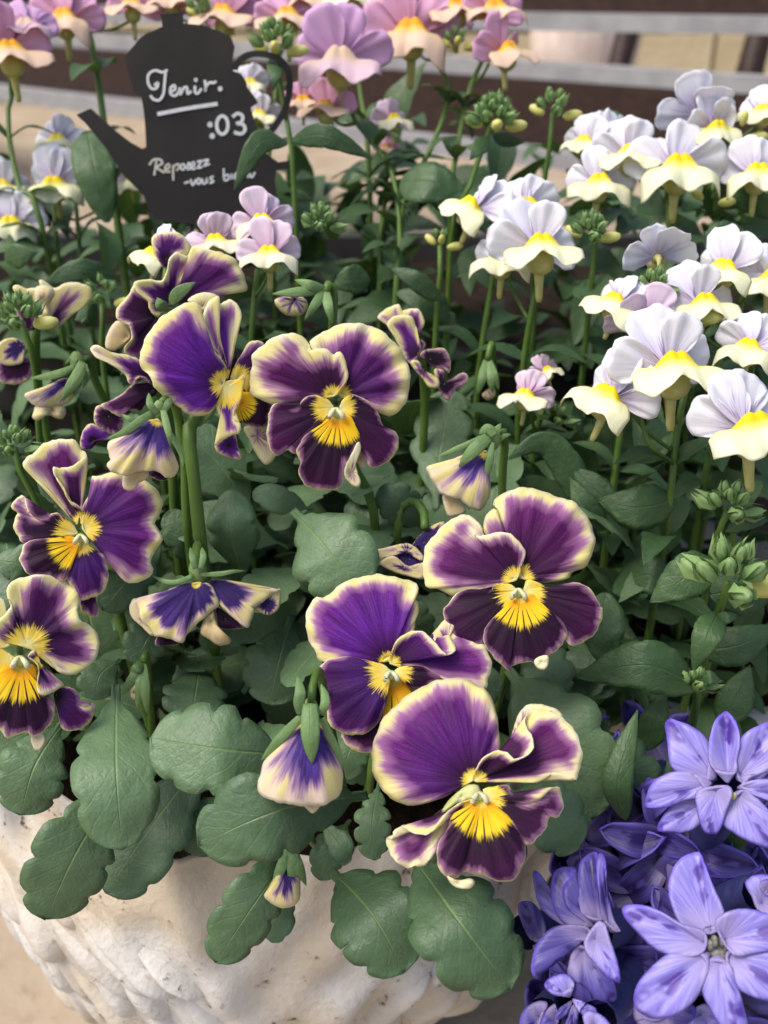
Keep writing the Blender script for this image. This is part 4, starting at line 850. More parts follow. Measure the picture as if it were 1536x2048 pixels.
PL(pa, 330, 1060, .27, 270, 1140, .258, 205, 1220, .256, 95)
PL(pa, 10, 1090, .26, 30, 1180, .25, 20, 1260, .25, 120, roll=20)
PL(pa, -30, 1120, .25, 40, 1130, .25, 80, 1170, .256, 90)
PL(pa, 350, 1220, .275, 300, 1270, .264, 270, 1330, .262, 90)
PL(pa, 190, 930, .285, 130, 960, .28, 110, 1010, .28, 60)
PL(pa, 30, 860, .27, 40, 880, .268, 50, 905, .268, 45, teeth=2)
PL(pa, 240, 1320, .262, 200, 1350, .254, 190, 1400, .252, 80)
PL(pb, 735, 1590, .236, 560, 1620, .210, 398, 1690, .211, 182, roll=-14)
PL(pb, 600, 1690, .248, 520, 1790, .232, 432, 1925, .233, 122, roll=-22)
PL(pb, 590, 1790, .25, 560, 1830, .242, 545, 1885, .241, 66, teeth=2)
PL(pb, 660, 1740, .250, 745, 1830, .226, 808, 1945, .225, 180, roll=6)
PL(pb, 815, 1700, .236, 915, 1840, .212, 1020, 1978, .213, 195, roll=-8)
PL(pb, 585, 1230, .28, 555, 1330, .268, 540, 1410, .266, 130)
PL(pb, 585, 1020, .262, 655, 1100, .248, 725, 1195, .247, 168, roll=8, teeth=3)
PL(pb, 490, 1170, .275, 462, 1060, .258, 462, 978, .262, 102, roll=-10, fold=.4, teeth=3)
PL(pb, 625, 1020, .272, 560, 1000, .264, 505, 985, .264, 56, teeth=2)
PL(pb, 760, 1560, .245, 745, 1640, .235, 750, 1720, .236, 70, teeth=5, tooth=.35)
PL(pb, 700, 1640, .262, 660, 1700, .25, 640, 1760, .25, 70)
PL(pb, 870, 1640, .25, 850, 1700, .24, 840, 1745, .24, 60)
PL(pb, 640, 1640, .25, 680, 1690, .244, 690, 1730, .244, 50, teeth=2)
PL(pb, 430, 1140, .275, 370, 1080, .266, 340, 1020, .266, 70)
PL(pb, 760, 1420, .27, 700, 1500, .26, 690, 1560, .26, 90)
PL(pc, 1010, 1330, .266, 1100, 1460, .246, 1185, 1640, .246, 205, roll=10)
PL(pc, 1130, 1450, .27, 1230, 1530, .257, 1300, 1640, .258, 150, roll=-10)
PL(pc, 1010, 1580, .245, 1090, 1620, .231, 1160, 1695, .232, 130)
PL(pc, 870, 1020, .292, 880, 900, .302, 905, 780, .306, 118)
PL(pc, 850, 1060, .284, 800, 1010, .276, 760, 975, .276, 85)
PL(pc, 900, 1440, .262, 950, 1380, .256, 1000, 1350, .256, 90)
PL(pc, 1040, 1290, .27, 1090, 1340, .26, 1110, 1400, .26, 110)
PL(pc, 860, 1300, .27, 830, 1250, .26, 800, 1200, .258, 80)
PL(pc, 970, 1700, .246, 1010, 1690, .24, 1050, 1720, .24, 60)
# denser undergrowth: leaves of the three pansy plants filling the planter
LV = []
for k in range(5):
    ln = random.uniform(.026, .036); sp = [Vector((0, 0, 0)), Vector((0, ln * .5, .004)), Vector((0, ln, .001 - .003 * k / 4))]
    me = leaf_mesh('leaf', sp, Vector((1, 0, 0)), ln * .52, prof_pansy, 4.6, .14, .15, .03, nu=30, nv=7, seed=k, curl=.1); me.materials.append(M['leaf']); LV.append(me)
NV = []
for k in range(5):
    ln = random.uniform(.022, .032); sp = [Vector((0, 0, 0)), Vector((0, ln * .5, .003)), Vector((0, ln, -.003))]
    me = leaf_mesh('leaf', sp, Vector((1, 0, 0)), ln * .40, prof_lance, 6, .05, .2, .02, nu=16, nv=7, seed=k + 20); me.materials.append(M['nleaf']); NV.append(me)
def zmin(px, py):
    a = np.interp(py, [200, 400, 600, 800, 1000, 1200, 1400, 1600, 1750], [.385, .335, .305, .292, .282, .272, .264, .262, .268])
    return a
def scatter(parent, meshes, n, cx, cy, rx, ry_, z0, z1, r_, smin=.8, smax=1.2, extra=0.):
    k = 0; tries = 0
    while k < n and tries < n * 30:
        tries += 1
        a = r_.uniform(0, 6.283); q = math.sqrt(r_.random()); x = cx + rx * q * math.cos(a); y = cy + ry_ * q * math.sin(a); z = r_.uniform(z0, z1)
        p = Vector((x, y, z)); px, py, zz = project(p)
        if zz < zmin(px, py) + extra or px < -250 or px > 1800 or py > 1760 or (px < 330 and py > 1500): continue
        o = bpy.data.objects.new('leaf', r_.choice(meshes)); COL.objects.link(o); o.parent = parent
        o.location = p - parent.location
        az = r_.uniform(0, 6.283) if r_.random() < .35 else r_.gauss(math.pi, .9)
        o.rotation_euler = Euler((r_.gauss(.25, .45), r_.gauss(0, .35), az), 'XYZ')
        s = r_.uniform(smin, smax); o.scale = (s, s, s); k += 1
r_ = random.Random(11)
scatter(pa, LV, 130, -.085, .285, .07, .075, SOIL, .235, r_)
scatter(pb, LV, 150, -.03, .285, .06, .075, SOIL, .245, r_)
scatter(pc, LV, 110, .035, .285, .055, .07, SOIL - .01, .235, r_)

# ================================================================== nemesia
def lobe_mesh(theta, ln, wd, tilt, curl, seed, notch=.0):
    A_ = Vector((math.cos(theta) * math.cos(tilt), math.sin(tilt), math.sin(theta) * math.cos(tilt)))
    B_ = Vector((-math.sin(theta), 0, math.cos(theta))); N_ = A_.cross(B_).normalized()
    if N_.y > 0: N_ = -N_
    prof = [(.0, .10), (.15, .26), (.35, .62), (.55, .90), (.75, 1.0), (.90, .82), (.985, .45), (1.0 - notch, .0)]
    O, dd = [], []
    r_ = random.Random(seed)
    for a, b in prof: O.append(A_ * a * ln + B_ * b * wd / 2 * r_.uniform(.93, 1.07)); dd.append(curl * a * a)
    for a, b in prof[-2:0:-1] + [prof[0]]: O.append(A_ * a * ln - B_ * b * wd / 2 * r_.uniform(.93, 1.07)); dd.append(curl * a * a)
    V, Fc, at_ = fan(A_ * ln * .02, O, N_, dd, bulge=-.0008, wave=.0005, wk=4, n=36, m=10, ry=.003, seed=seed, jit=.00012, roll=.0004)
    return tomesh('petal', V, Fc, {k: at_[k] for k in ('ang', 'rad', 'yel')})
def lip_mesh(L_, W_, droop, seed, palate=.0034):
    r_ = random.Random(seed); V, Fc, rad, yel, ang = [], [], [], [], []; nu, nv = 26, 33; ph = r_.uniform(0, 6)
    for i in range(nu + 1):
        u = i / nu
        for j in range(nv):
            v = -1 + 2 * j / (nv - 1)
            ll = L_ * (1 - .14 * math.exp(-(v / .16) ** 2) * u) * (1 - .12 * v * v - .25 * abs(v) ** 8)
            s = u * ll; w_ = .0032 + (W_ / 2 - .0032) * min(1, (u / .6)) ** .7
            bump = palate * math.exp(-((u - .26) / .16) ** 2) * max(0, 1 - (v * w_ / .0044) ** 2) * (1 - .25 * math.exp(-(v / .1) ** 2))
            z = .0006 + bump + .0018 * math.sin(min(u, .5) * math.pi) - droop * u ** 2.2 * .006 - .0035 * droop * v * v * u + .0016 * u * u * math.sin(v * 5.5 + ph) + .00022 * u ** 3 * math.sin(v * 17 + ph * 2)
            y = -s * (1 - .18 * droop * u * u)
            V.append(Vector((v * w_, y, z))); rad.append(u); ang.append(v)
            yel.append(math.exp(-((u - .24) / .24) ** 2) * max(0, 1 - (v * w_ / .0070) ** 2))
    for i in range(nu):
        for j in range(nv - 1): Fc.append((i * nv + j, i * nv + j + 1, (i + 1) * nv + j + 1, (i + 1) * nv + j))
    return tomesh('lip', V, Fc, dict(rad=rad, yel=yel, ang=ang))
def spur_mesh():
    p1 = ellipsoid((0, -.0022, -.0024), .0036, .0042, .0034, 12, 8)
    p2 = tube_geo(smooth_path([(0, -.001, -.003), (0, -.0012, -.008), (0, -.0018, -.0125)], 8), [.0016, .0014, .0013, .0012, .0011, .0010, .0010, .0007], 8)
    p3 = tube_geo(smooth_path([(0, .0, -.001), (0, .004, .001), (0, .009, -.004)], 8), [.0022, .0019, .0013, .0009, .0006, .0005, .0005, .0005], 8)
    V, Fc = merge_geo([p1, p2, p3]); return tomesh('flower', V, Fc)
KIT = {}
def kit(kind):
    if kind in KIT: return KIT[kind]
    up_, lip_ = {'w': ('nw', 'nwl'), 'p': ('np', 'npl'), 'k': ('nk', 'nkl'), 'l': ('nl', 'nll')}[kind]
    out = []
    for v in range(4):
        r_ = random.Random(hash((kind, v)) % 999 if False else ord(kind) * 10 + v)
        ms = []
        tb = r_.uniform(.05, .35)
        for th, ln, wd in ((106, .0146, .0108), (70, .0142, .0108), (164, .0138, .0104), (12, .0138, .0104)):
            me = lobe_mesh(R(th + r_.uniform(-7, 7)), ln * r_.uniform(.86, 1.08), wd * r_.uniform(.86, 1.12), tb + r_.uniform(-.1, .12), r_.uniform(-.004, .001), r_.randint(0, 999), r_.choice((.0, .04)))
            me.materials.append(M[up_]); ms.append(me)
        lp = lip_mesh(.0125 * r_.uniform(.92, 1.1), .0215 * r_.uniform(.9, 1.1), r_.uniform(.55, 1.0), r_.randint(0, 999)); lp.materials.append(M[lip_])
        sp = spur_mesh(); sp.materials.append(M['spur'])
        out.append((ms, lp, sp))
    KIT[kind] = out; return out
_bv = [0]
def bloom(parent, px, py, z, wpx, yaw=0., pitch=12., roll=0., kind='w', ped=True):
    v = kit(kind)[_bv[0] % 4]; _bv[0] += 1
    c = at(px, py, z); s = wpx * z / FPX / .0265
    o = bpy.data.objects.new('flower', v[2]); COL.objects.link(o); o.parent = parent; o.location = c - parent.location
    o.rotation_euler = Euler((R(-pitch), R(roll), R(yaw)), 'XYZ'); o.scale = (s, s, s)
    for i, me in enumerate(v[0]):
        q = bpy.data.objects.new('petal', me); COL.objects.link(q); q.parent = o
        q.location = (0, .0006 * (i % 2), .0002 * i); q.rotation_euler = (random.gauss(0, .17), random.gauss(0, .08), random.gauss(0, .17)); solidify(q, .0002)
    q = bpy.data.objects.new('lip', v[1]); COL.objects.link(q); q.parent = o; solidify(q, .0002)
    return c, s
BUD = None
def bud_meshes():
    global BUD
    if BUD: return BUD
    BUD = []
    for k in range(3):
        V, Fc = ellipsoid((0, 0, .0016), .0011, .0011, .0021, 8, 6); parts = [(V, Fc)]
        for i in range(5 if k < 2 else 0):
            a = 2 * math.pi * i / 5; d = Vector((math.cos(a), math.sin(a), 0))
            P0 = d * .0007; P1 = d * .0017 + Vector((0, 0, .0018)); P2 = d * .0009 + Vector((0, 0, .0040 + .0008 * k))
            sd_ = d.cross(Vector((0, 0, 1))); parts.append(([P0 - sd_ * .0005, P0 + sd_ * .0005, P1 + sd_ * .0007, P1 - sd_ * .0007, P2], [(0, 1, 2, 3), (3, 2, 4)]))
        V, Fc = merge_geo(parts); me = tomesh('bud', V, Fc); me.materials.append(M['bud'] if k < 2 else M['budyellow']); BUD.append(me)
    return BUD
def buds(parent, px, py, z, n=12, k=1., yellow=2, spread=.0045):
    c = at(px, py, z); r_ = random.Random(int(px * 3 + py)); ms = bud_meshes()
    for i in range(n):
        a = i * 2.4; h = i / n
        d = Vector((math.cos(a) * (1 - h * .75), math.sin(a) * (1 - h * .75), h * 1.7 - .3))
        o = bpy.data.objects.new('bud', ms[2] if i < yellow else ms[r_.randint(0, 1)]); COL.objects.link(o); o.parent = parent
        o.location = c + d * spread * k * .62 - parent.location; s = k * (.95 - .45 * h) * (1.25 if i < yellow else 1.)
        o.rotation_euler = (d + Vector((0, 0, .45))).to_track_quat('Z', 'Y').to_euler(); o.scale = (s, s, s)
def nleaf(parent, *pts, w=50, **k):
    return px_leaf(parent, list(pts), w, M['nleaf'], k.pop('kind', 'lance'), teeth=k.pop('teeth', 6), tooth=k.pop('tooth', .05), **k)
def foot(px, py, z, h=None):
    p = at(px, py, z); return p
def nem(label, blooms, stem, kind='w', bud=None, group=None, name='nemesia_flower', r=.0012, pairs=()):
    """one flowering stem: stem = [(px,py,z)...] from the top down; blooms = (px,py,z,wpx,yaw,pitch[,roll[,kind]])"""
    bt = at(*stem[-1]); lo = Vector((bt.x, bt.y, .14))
    o = thing(name, label, 'flower', tuple(lo), group)
    path = [at(*q) for q in stem] + [lo]
    tube('stem', path, r * .75, r * 1.2, M['stem'], o, n=22)
    top = at(*stem[0]); P = smooth_path(path, 40)
    for b_ in blooms:
        kd = b_[7] if len(b_) > 7 else kind
        c, s = bloom(o, *b_[:4], yaw=b_[4], pitch=b_[5], roll=b_[6] if len(b_) > 6 else 0, kind=kd)
        # flower stalk from the stem to the back of the flower
        bk = c + Vector((math.sin(R(b_[4])) * -.007, math.cos(R(b_[4])) * .007, -.0035)) * s
        near = min(P, key=lambda q: (q - (bk + Vector((0, 0, -.012)))).length)
        tube('pedicel', [near, near * .45 + bk * .55 + Vector((0, 0, -.0015)), bk], .0006, .0005, M['stem'], o, n=8, ns=6)
    for q in (bud or []): buds(o, *q)
    rr = random.Random(int(stem[0][0] * 13 + stem[0][1]))
    L_ = 0; last = P[0]
    for q in P[4:]:
        L_ += (q - last).length; last = q
        if L_ > .022 and q.z > .17:
            L_ = 0; az = rr.uniform(0, 6.28)
            for sgn in (0, math.pi):
                lf = bpy.data.objects.new('leaf', rr.choice(NV)); COL.objects.link(lf); lf.parent = o; lf.location = q - lo
                lf.rotation_euler = Euler((rr.uniform(-.1, .6), 0, az + sgn), 'XYZ'); s = rr.uniform(.6, .95); lf.scale = (s, s, s)
    return o
GW = 'white nemesia stems'; GP = 'pink nemesia stems'
W = []
o = nem('white nemesia stem with one wide-open bloom and a side bloom, over the hyacinth', [(1340, 745, .245, 245, 4, 16), (1222, 800, .250, 190, -52, 14, 6)], [(1372, 770, .262), (1352, 880, .262), (1342, 980, .264), (1322, 1120, .275)], group=GW)
stem_px(o, [(1275, 810, .255), (1300, 890, .256), (1345, 925, .262)], .0006, .0007, 'pedicel')
nleaf(o, (1350, 1000, .266), (1275, 1015, .262), (1195, 1000, .268), w=92); nleaf(o, (1210, 1060, .272), (1170, 1010, .268), (1140, 955, .27), w=52)
nem('white nemesia stem with a large bloom tipped towards the hyacinth florets', [(1492, 865, .232, 250, 12, 18), (1500, 700, .258, 150, -35, 10)], [(1500, 880, .25), (1480, 1000, .262), (1450, 1150, .28)], group=GW)
nem('white nemesia stem with two small pinkish blooms near the nodding pansy bell', [(1052, 795, .282, 120, -22, 12, 0, 'p'), (1092, 745, .288, 75, 25, 20, -10, 'p')], [(1095, 790, .295), (1070, 880, .30), (1060, 1000, .31)], bud=[(1110, 840, .292, 8, 1.1, 0)], group=GW)
nem('white nemesia stem with a side-facing cup-lipped bloom above dark leaves', [(1235, 610, .264, 150, -48, 12, 4), (1290, 650, .262, 150, 158, 4, 0, 'p')], [(1262, 620, .272), (1250, 760, .28), (1230, 950, .29)], bud=[(1305, 580, .268, 9, 1.2, 0)], group=GW)
nem('white nemesia stem whose broad bloom shows lilac veins, behind the nodding pansy bell', [(1078, 505, .278, 205, 3, 14), (1005, 525, .290, 150, -14, 10)], [(1076, 560, .286), (1060, 640, .29), (1040, 780, .30), (1030, 950, .31)], bud=[(1180, 470, .285, 12, 1.3, 2)], group=GW)
nem('white nemesia stem with its bloom turned sideways near the tall green bud spike', [(950, 420, .298, 150, -58, 12, 8), (1050, 420, .304, 140, 5, 14)], [(1005, 440, .308), (985, 560, .31), (960, 720, .32), (950, 850, .33)], group=GW)
nem('white nemesia stem with tightly overlapping blooms behind the wide-open one', [(1400, 615, .268, 170, 8, 12), (1452, 545, .274, 160, -40, 10), (1535, 560, .272, 150, 10, 8)], [(1440, 590, .284), (1440, 720, .29), (1420, 900, .30)], bud=[(1370, 630, .262, 1, 1.5, 1)], group=GW)
nem('white nemesia stem topped by a fan-shaped bloom with a round yellow pouch', [(1350, 345, .308, 205, 0, 10), (1258, 320, .318, 160, -8, 12)], [(1340, 380, .318), (1335, 460, .32), (1330, 620, .33)], group=GW)
nem('white nemesia stem with small cream-lipped blooms against the brown bench board', [(1172, 290, .326, 110, -35, 8), (1195, 372, .316, 150, -4, 6), (1225, 270, .33, 110, 30, 16)], [(1195, 330, .33), (1190, 450, .335), (1180, 600, .34)], bud=[(1285, 300, .325, 3, 1.4, 3)], group=GW)
nem('white nemesia stem with a half-opened globe bloom and tall petals against the bench', [(1425, 258, .314, 130, 12, -12, 0, 'w'), (1395, 235, .322, 170, 165, 5), (1525, 230, .318, 120, -20, 8)], [(1440, 290, .322), (1430, 420, .325), (1420, 560, .335)], bud=[(1475, 270, .316, 3, 1.5, 3)], group=GW)
nem('white nemesia stem with a lone bloom facing the bench edge', [(1510, 355, .308, 160, -6, 12), (1315, 515, .282, 150, 172, 8)], [(1490, 380, .318), (1480, 520, .325), (1470, 700, .335)], group=GW, bud=[(1420, 400, .31, 5, 1.2, 2)])
nem('white nemesia stem with blurred yellow-lipped blooms under the teapot spout', [(112, 372, .365, 140, 6, -4), (118, 288, .372, 110, 10, 12), (25, 450, .36, 130, 10, 0)], [(105, 330, .378), (110, 450, .375), (130, 600, .375)], group=GW)
nem('white nemesia stem with a single bloom at the far edge of the flower bed', [(5, 380, .37, 120, 20, 8), (262, 365, .375, 80, 30, 0)], [(150, 380, .385), (160, 500, .38), (180, 640, .38)], group=GW)
# pale pink
nem('pale pink nemesia stem with three blooms in front of the teapot sign', [(540, 515, .275, 140, 0, 14, 0, 'p'), (524, 452, .283, 135, 8, 16, 0, 'p'), (432, 492, .284, 135, 14, 14, -4, 'p')], [(515, 540, .29), (505, 640, .29), (500, 780, .30), (500, 950, .31)], kind='p', bud=[(640, 450, .283, 12, 1.2, 0)], group=GP)
nem('pale nemesia bloom peeping out behind the away-facing pansy, yellow lip to the side', [(315, 515, .278, 120, -46, 12, 6)], [(335, 520, .287), (320, 640, .29), (310, 800, .30)], group=GP)
# pink and peach
o = nem('lilac-pink nemesia stem with a big ruffled bloom beside the teapot handle', [(680, 128, .345, 205, 2, -4, 0, 'l'), (655, 225, .350, 120, -14, 16, 0, 'k'), (605, 205, .358, 90, 10, 0, 0, 'k')], [(690, 190, .356), (720, 260, .355), (780, 330, .352), (800, 470, .345), (790, 640, .34)], kind='k', group=GP)
nleaf(o, (800, 365, .336), (860, 362, .328), (925, 385, .33), w=95, kind='oval', teeth=0, roll=-30)
nem('peach and pink nemesia stem drooping over the bench edging', [(825, 75, .362, 200, -12, 4, 0, 'k'), (905, 30, .368, 150, 24, 10, 0, 'k')], [(870, 120, .37), (900, 180, .362), (870, 280, .355), (840, 340, .352), (800, 480, .35)], kind='k', group=GP, bud=[(912, 90, .36, 8, 1.2, 3)])
nem('pink nemesia stem with a yellow-lipped bloom leaning past the bench gap', [(1005, 110, .36, 140, 38, 4, 0, 'k'), (985, 30, .366, 150, 10, 8, 0, 'k')], [(965, 120, .37), (935, 190, .365), (915, 300, .36), (900, 450, .355)], kind='k', group=GP)
nem('small pink nemesia stem low behind the lilac-pink bloom', [(785, 245, .365, 95, 20, 8, 0, 'p'), (770, 300, .372, 60, -10, 8, 0, 'k')], [(780, 280, .375), (770, 400, .37), (760, 560, .36)], kind='p', group=GP)
nem('pink and peach nemesia stem beside the bench board, its bloom spread wide', [(20, 115, .352, 175, 28, 6, 0, 'k'), (55, 60, .358, 120, 10, 10, 0, 'l')], [(30, 170, .365), (15, 240, .362), (40, 380, .36), (90, 480, .36)], kind='k', group=GP)
nem('peach nemesia stem rising over the teapot spout', [(135, 45, .372, 150, -6, 6, 0, 'k'), (265, 20, .382, 120, 10, 10, 0, 'k')], [(170, 40, .38), (190, 120, .375), (215, 300, .37), (240, 480, .365)], kind='k', group=GP, r=.0016)
nem('pink nemesia stem peeping over the teapot lid', [(452, 40, .385, 150, -8, 8, 0, 'k'), (345, 10, .39, 120, 6, 8, 0, 'k'), (400, 15, .395, 110, 10, 12, 0, 'l')], [(440, 70, .395), (430, 200, .39), (420, 400, .38)], kind='k', group=GP, bud=[(400, 25, .38, 9, 1.3, 2)])
nem('dusky pink nemesia stem between teapot handle and ruffled lilac bloom', [(575, 45, .38, 150, 6, 8, 0, 'k'), (500, 170, .375, 80, 10, 4, 0, 'w'), (520, 235, .372, 90, 0, 4, 0, 'w')], [(560, 90, .39), (545, 260, .385), (540, 420, .375)], kind='k', group=GP)
nem('pink nemesia stem with a yellow lip high above the ruffled lilac bloom', [(705, 5, .385, 150, 0, 10, 0, 'p'), (620, 10, .39, 140, -10, 10, 0, 'k'), (770, 20, .385, 120, 12, 8, 0, 'k')], [(700, 40, .395), (720, 180, .39), (740, 400, .38)], kind='k', group=GP)
# stems that carry only buds
def budstem(label, top, pts, spec, leaves=(), r=.0011):
    bt = at(*pts[-1]); lo = Vector((bt.x, bt.y, .14)); o = thing('nemesia_shoot', label, 'bud', tuple(lo), 'budding nemesia shoots')
    tube('stem', [at(*top)] + [at(*q) for q in pts] + [lo], r * .8, r * 1.2, M['stem'], o, n=20); buds(o, top[0], top[1], top[2] - .001, *spec)
    for lf in leaves: nleaf(o, *lf[:-1], w=lf[-1])
    return o
budstem('green nemesia bud spike standing against the brown bench board', (985, 245, .318), [(960, 310, .322), (935, 385, .325), (900, 520, .335)], (22, 1.5, 3, .0055), [((975, 275, .318), (955, 300, .314), (940, 320, .315), 34), ((985, 270, .322), (1010, 280, .325), (1050, 285, .33), 26)])
budstem('small nemesia bud cluster with a peach bud beside the white blooms', (1105, 225, .33), [(1100, 290, .334), (1090, 350, .338), (1080, 480, .345)], (10, 1.4, 2, .005))
budstem('pale yellow-green nemesia bud spike beside the teapot handle', (550, 95, .328), [(560, 170, .332), (578, 270, .336), (590, 420, .34)], (16, 1.5, 3, .0055), [((552, 110, .33), (550, 150, .324), (548, 180, .325), 34), ((575, 285, .318), (520, 285, .308), (468, 380, .312), 46), ((585, 280, .318), (650, 272, .308), (745, 318, .312), 46)])
budstem('hairy green nemesia bud cluster over the hyacinth floret', (1455, 1165, .226), [(1440, 1220, .235), (1415, 1280, .245), (1400, 1370, .26)], (11, 2.2, 1, .0040), [((1435, 1225, .236), (1415, 1270, .228), (1385, 1340, .232), 62), ((1420, 1190, .24), (1480, 1175, .236), (1560, 1130, .24), 115), ((1438, 1130, .246), (1380, 1150, .242), (1300, 1205, .246), 92), ((1430, 1240, .235), (1455, 1235, .232), (1475, 1230, .233), 26)])
budstem('second hairy green bud cluster in the shadow under the tipped white bloom', (1455, 1020, .25), [(1440, 1060, .254), (1420, 1120, .262), (1400, 1250, .28)], (9, 1.6, 0, .004), [((1445, 1060, .254), (1490, 1045, .25), (1540, 1040, .252), 34)])
budstem('nemesia buds among the dark leaves under the side-facing bloom', (1175, 1000, .28), [(1180, 1050, .285), (1170, 1150, .295)], (8, 1.2, 1, .004), [((1185, 1030, .28), (1100, 890, .276), (1012, 920, .276), 66)])
budstem('leafy nemesia tip between upright pansy and stoneware pot', (1390, 1370, .25), [(1395, 1400, .256), (1380, 1480, .27)], (5, 1.2, 0, .003), [((1395, 1375, .252), (1290, 1330, .246), (1150, 1355, .256), 104), ((1395, 1365, .25), (1420, 1355, .246), (1440, 1360, .248), 30), ((1210, 1185, .262), (1205, 1260, .256), (1215, 1345, .258), 90), ((1400, 1300, .265), (1480, 1290, .26), (1550, 1250, .262), 80)])
budstem('nemesia buds beside the blurred pansies at the flower bed edge', (40, 640, .268), [(60, 690, .272), (75, 780, .28), (90, 950, .30)], (12, 1.5, 1, .0045))
budstem('pair of nemesia bud knobs behind the away-facing pansy', (205, 600, .31), [(205, 650, .312), (210, 760, .32)], (7, 1.4, 1, .005))
budstem('feathery green bud top behind the rolled petal', (28, 895, .262), [(35, 930, .264), (80, 1020, .268), (110, 1120, .28)], (9, 1.3, 0, .004))
budstem('small green nemesia bud tip beside the pink blooms, against the dark leaves', (880, 490, .305), [(880, 560, .308), (870, 700, .315)], (5, 1.1, 3, .004), [((880, 600, .306), (830, 560, .302), (780, 535, .305), 40)])
# foliage masses of the nemesia plants
fa = plant('nemesia_plant', 'dark narrow-leaved foliage under the white nemesia', 1250, 1000, .30)
fb = plant('nemesia_plant', 'dim green nemesia foliage between the tall pansy and the bench', 800, 550, .36)
fc = plant('nemesia_plant', 'nemesia foliage with long leaves under the teapot sign', 200, 560, .37)
r_ = random.Random(21)
scatter(fa, NV, 290, .105, .305, .085, .085, .12, .262, r_, .8, 1.25)
scatter(fb, NV, 280, .05, .43, .16, .10, .17, .315, r_, 1.0, 1.6)
scatter(fc, NV, 290, -.13, .43, .15, .09, .16, .300, r_, 1.0, 1.6)
fd = plant('nemesia_plant', 'shaded nemesia foliage below the white blooms near the bench', 1300, 560, .36)
scatter(fd, NV, 240, .19, .41, .13, .10, .16, .305, r_, 1.0, 1.6)
nleaf(fc, (235, 560, .33), (160, 540, .322), (85, 570, .325), w=45); nleaf(fc, (10, 520, .34), (40, 510, .335), (75, 505, .335), w=50)
nleaf(fc, (175, 265, .352), (190, 340, .346), (215, 445, .352), w=85, kind='oval', teeth=0); nleaf(fc, (190, 650, .30), (175, 625, .296), (150, 640, .298), w=50)
nleaf(fb, (740, 560, .315), (700, 560, .31), (665, 575, .312), w=60); nleaf(fb, (900, 640, .318), (850, 600, .312), (790, 585, .315), w=70, roll=20)
nleaf(fa, (1460, 400, .315), (1500, 400, .31), (1540, 440, .312), w=60, roll=30); nleaf(fa, (1420, 510, .30), (1450, 480, .298), (1500, 470, .30), w=80)
nleaf(fa, (1150, 940, .275), (1210, 1000, .272), (1260, 1060, .274), w=60); nleaf(fa, (1440, 1450, .262), (1470, 1400, .26), (1500, 1330, .26), w=70)
nleaf(fa, (1290, 1500, .262), (1310, 1440, .258), (1330, 1380, .26), w=60); nleaf(fa, (1225, 1180, .28), (1300, 1150, .27), (1340, 1210, .272), w=90)

# ================================================================== teapot-shaped plant sign
M['slate'] = mat_plain('blackboard', (.017, .014, .013), (.028, .024, .022), 40, .62, 0, .15, .0004)
M['chalk'] = mat_plain('chalk_paint', (.66, .68, .70), (.78, .79, .80), 500, .9, 0, .3, .0002)
M['chalkw'] = mat_plain('chalk_paint_worn', (.55, .52, .40), (.72, .70, .62), 900, .9, 0, .3, .0002)
SZ = .332; SP = Plane(*SS(760, 760), SZ); SP.n = Vector((.04, -1, .06)).normalized()
def sp(x, y, off=0.): return SP.hit(*SS(x, y)) + SP.n * off
sign = thing('teapot_sign', 'flat black teapot-shaped plant sign with white handwriting, standing among the pink nemesia', 'sign', tuple(sp(760, 1380)))
def plate(name, poly, off, th, mat, parent):
    bm = bmesh.new(); f_ = bm.faces.new([bm.verts.new(sp(x, y, off)) for x, y in poly]); bm.normal_update()
    if f_.normal.dot(SP.n) < 0: f_.normal_flip()
    ex = bmesh.ops.extrude_face_region(bm, geom=[f_]); vs = [v for v in ex['geom'] if isinstance(v, bmesh.types.BMVert)]
    bmesh.ops.translate(bm, verts=vs, vec=-SP.n * th); bmesh.ops.recalc_face_normals(bm, faces=bm.faces); bmesh.ops.triangulate(bm, faces=bm.faces)
    me = bpy.data.meshes.new(name); bm.to_mesh(me); bm.free(); relative(me, parent); return link(name, me, mat, parent)
plate('board', [(578, 90), (720, 75), (722, 150), (850, 160), (960, 200), (1030, 240), (1052, 300), (1042, 360), (1028, 450), (1090, 470), (1125, 520), (1132, 560), (1180, 620), (1202, 660), (1155, 690), (1175, 760), (1215, 860), (1200, 960), (1180, 1010), (1250, 980), (1330, 1040), (1400, 1030), (1405, 1080), (1320, 1092), (1312, 1160), (1330, 1300), (1290, 1380), (1100, 1440), (900, 1450), (540, 1405), (500, 1330), (470, 1250), (340, 1120), (230, 950), (100, 790), (40, 735), (130, 695), (180, 740), (290, 840), (380, 910), (460, 955), (487, 940), (480, 800), (470, 700), (455, 612), (410, 592), (395, 530), (360, 420), (355, 350), (410, 290), (450, 240), (520, 200), (592, 170)], 0, .0012, M['slate'], sign)
hp = [(1050, 445), (1085, 385), (1140, 352), (1220, 345), (1330, 375), (1395, 450), (1405, 570), (1375, 700), (1310, 810), (1240, 890), (1195, 930)]
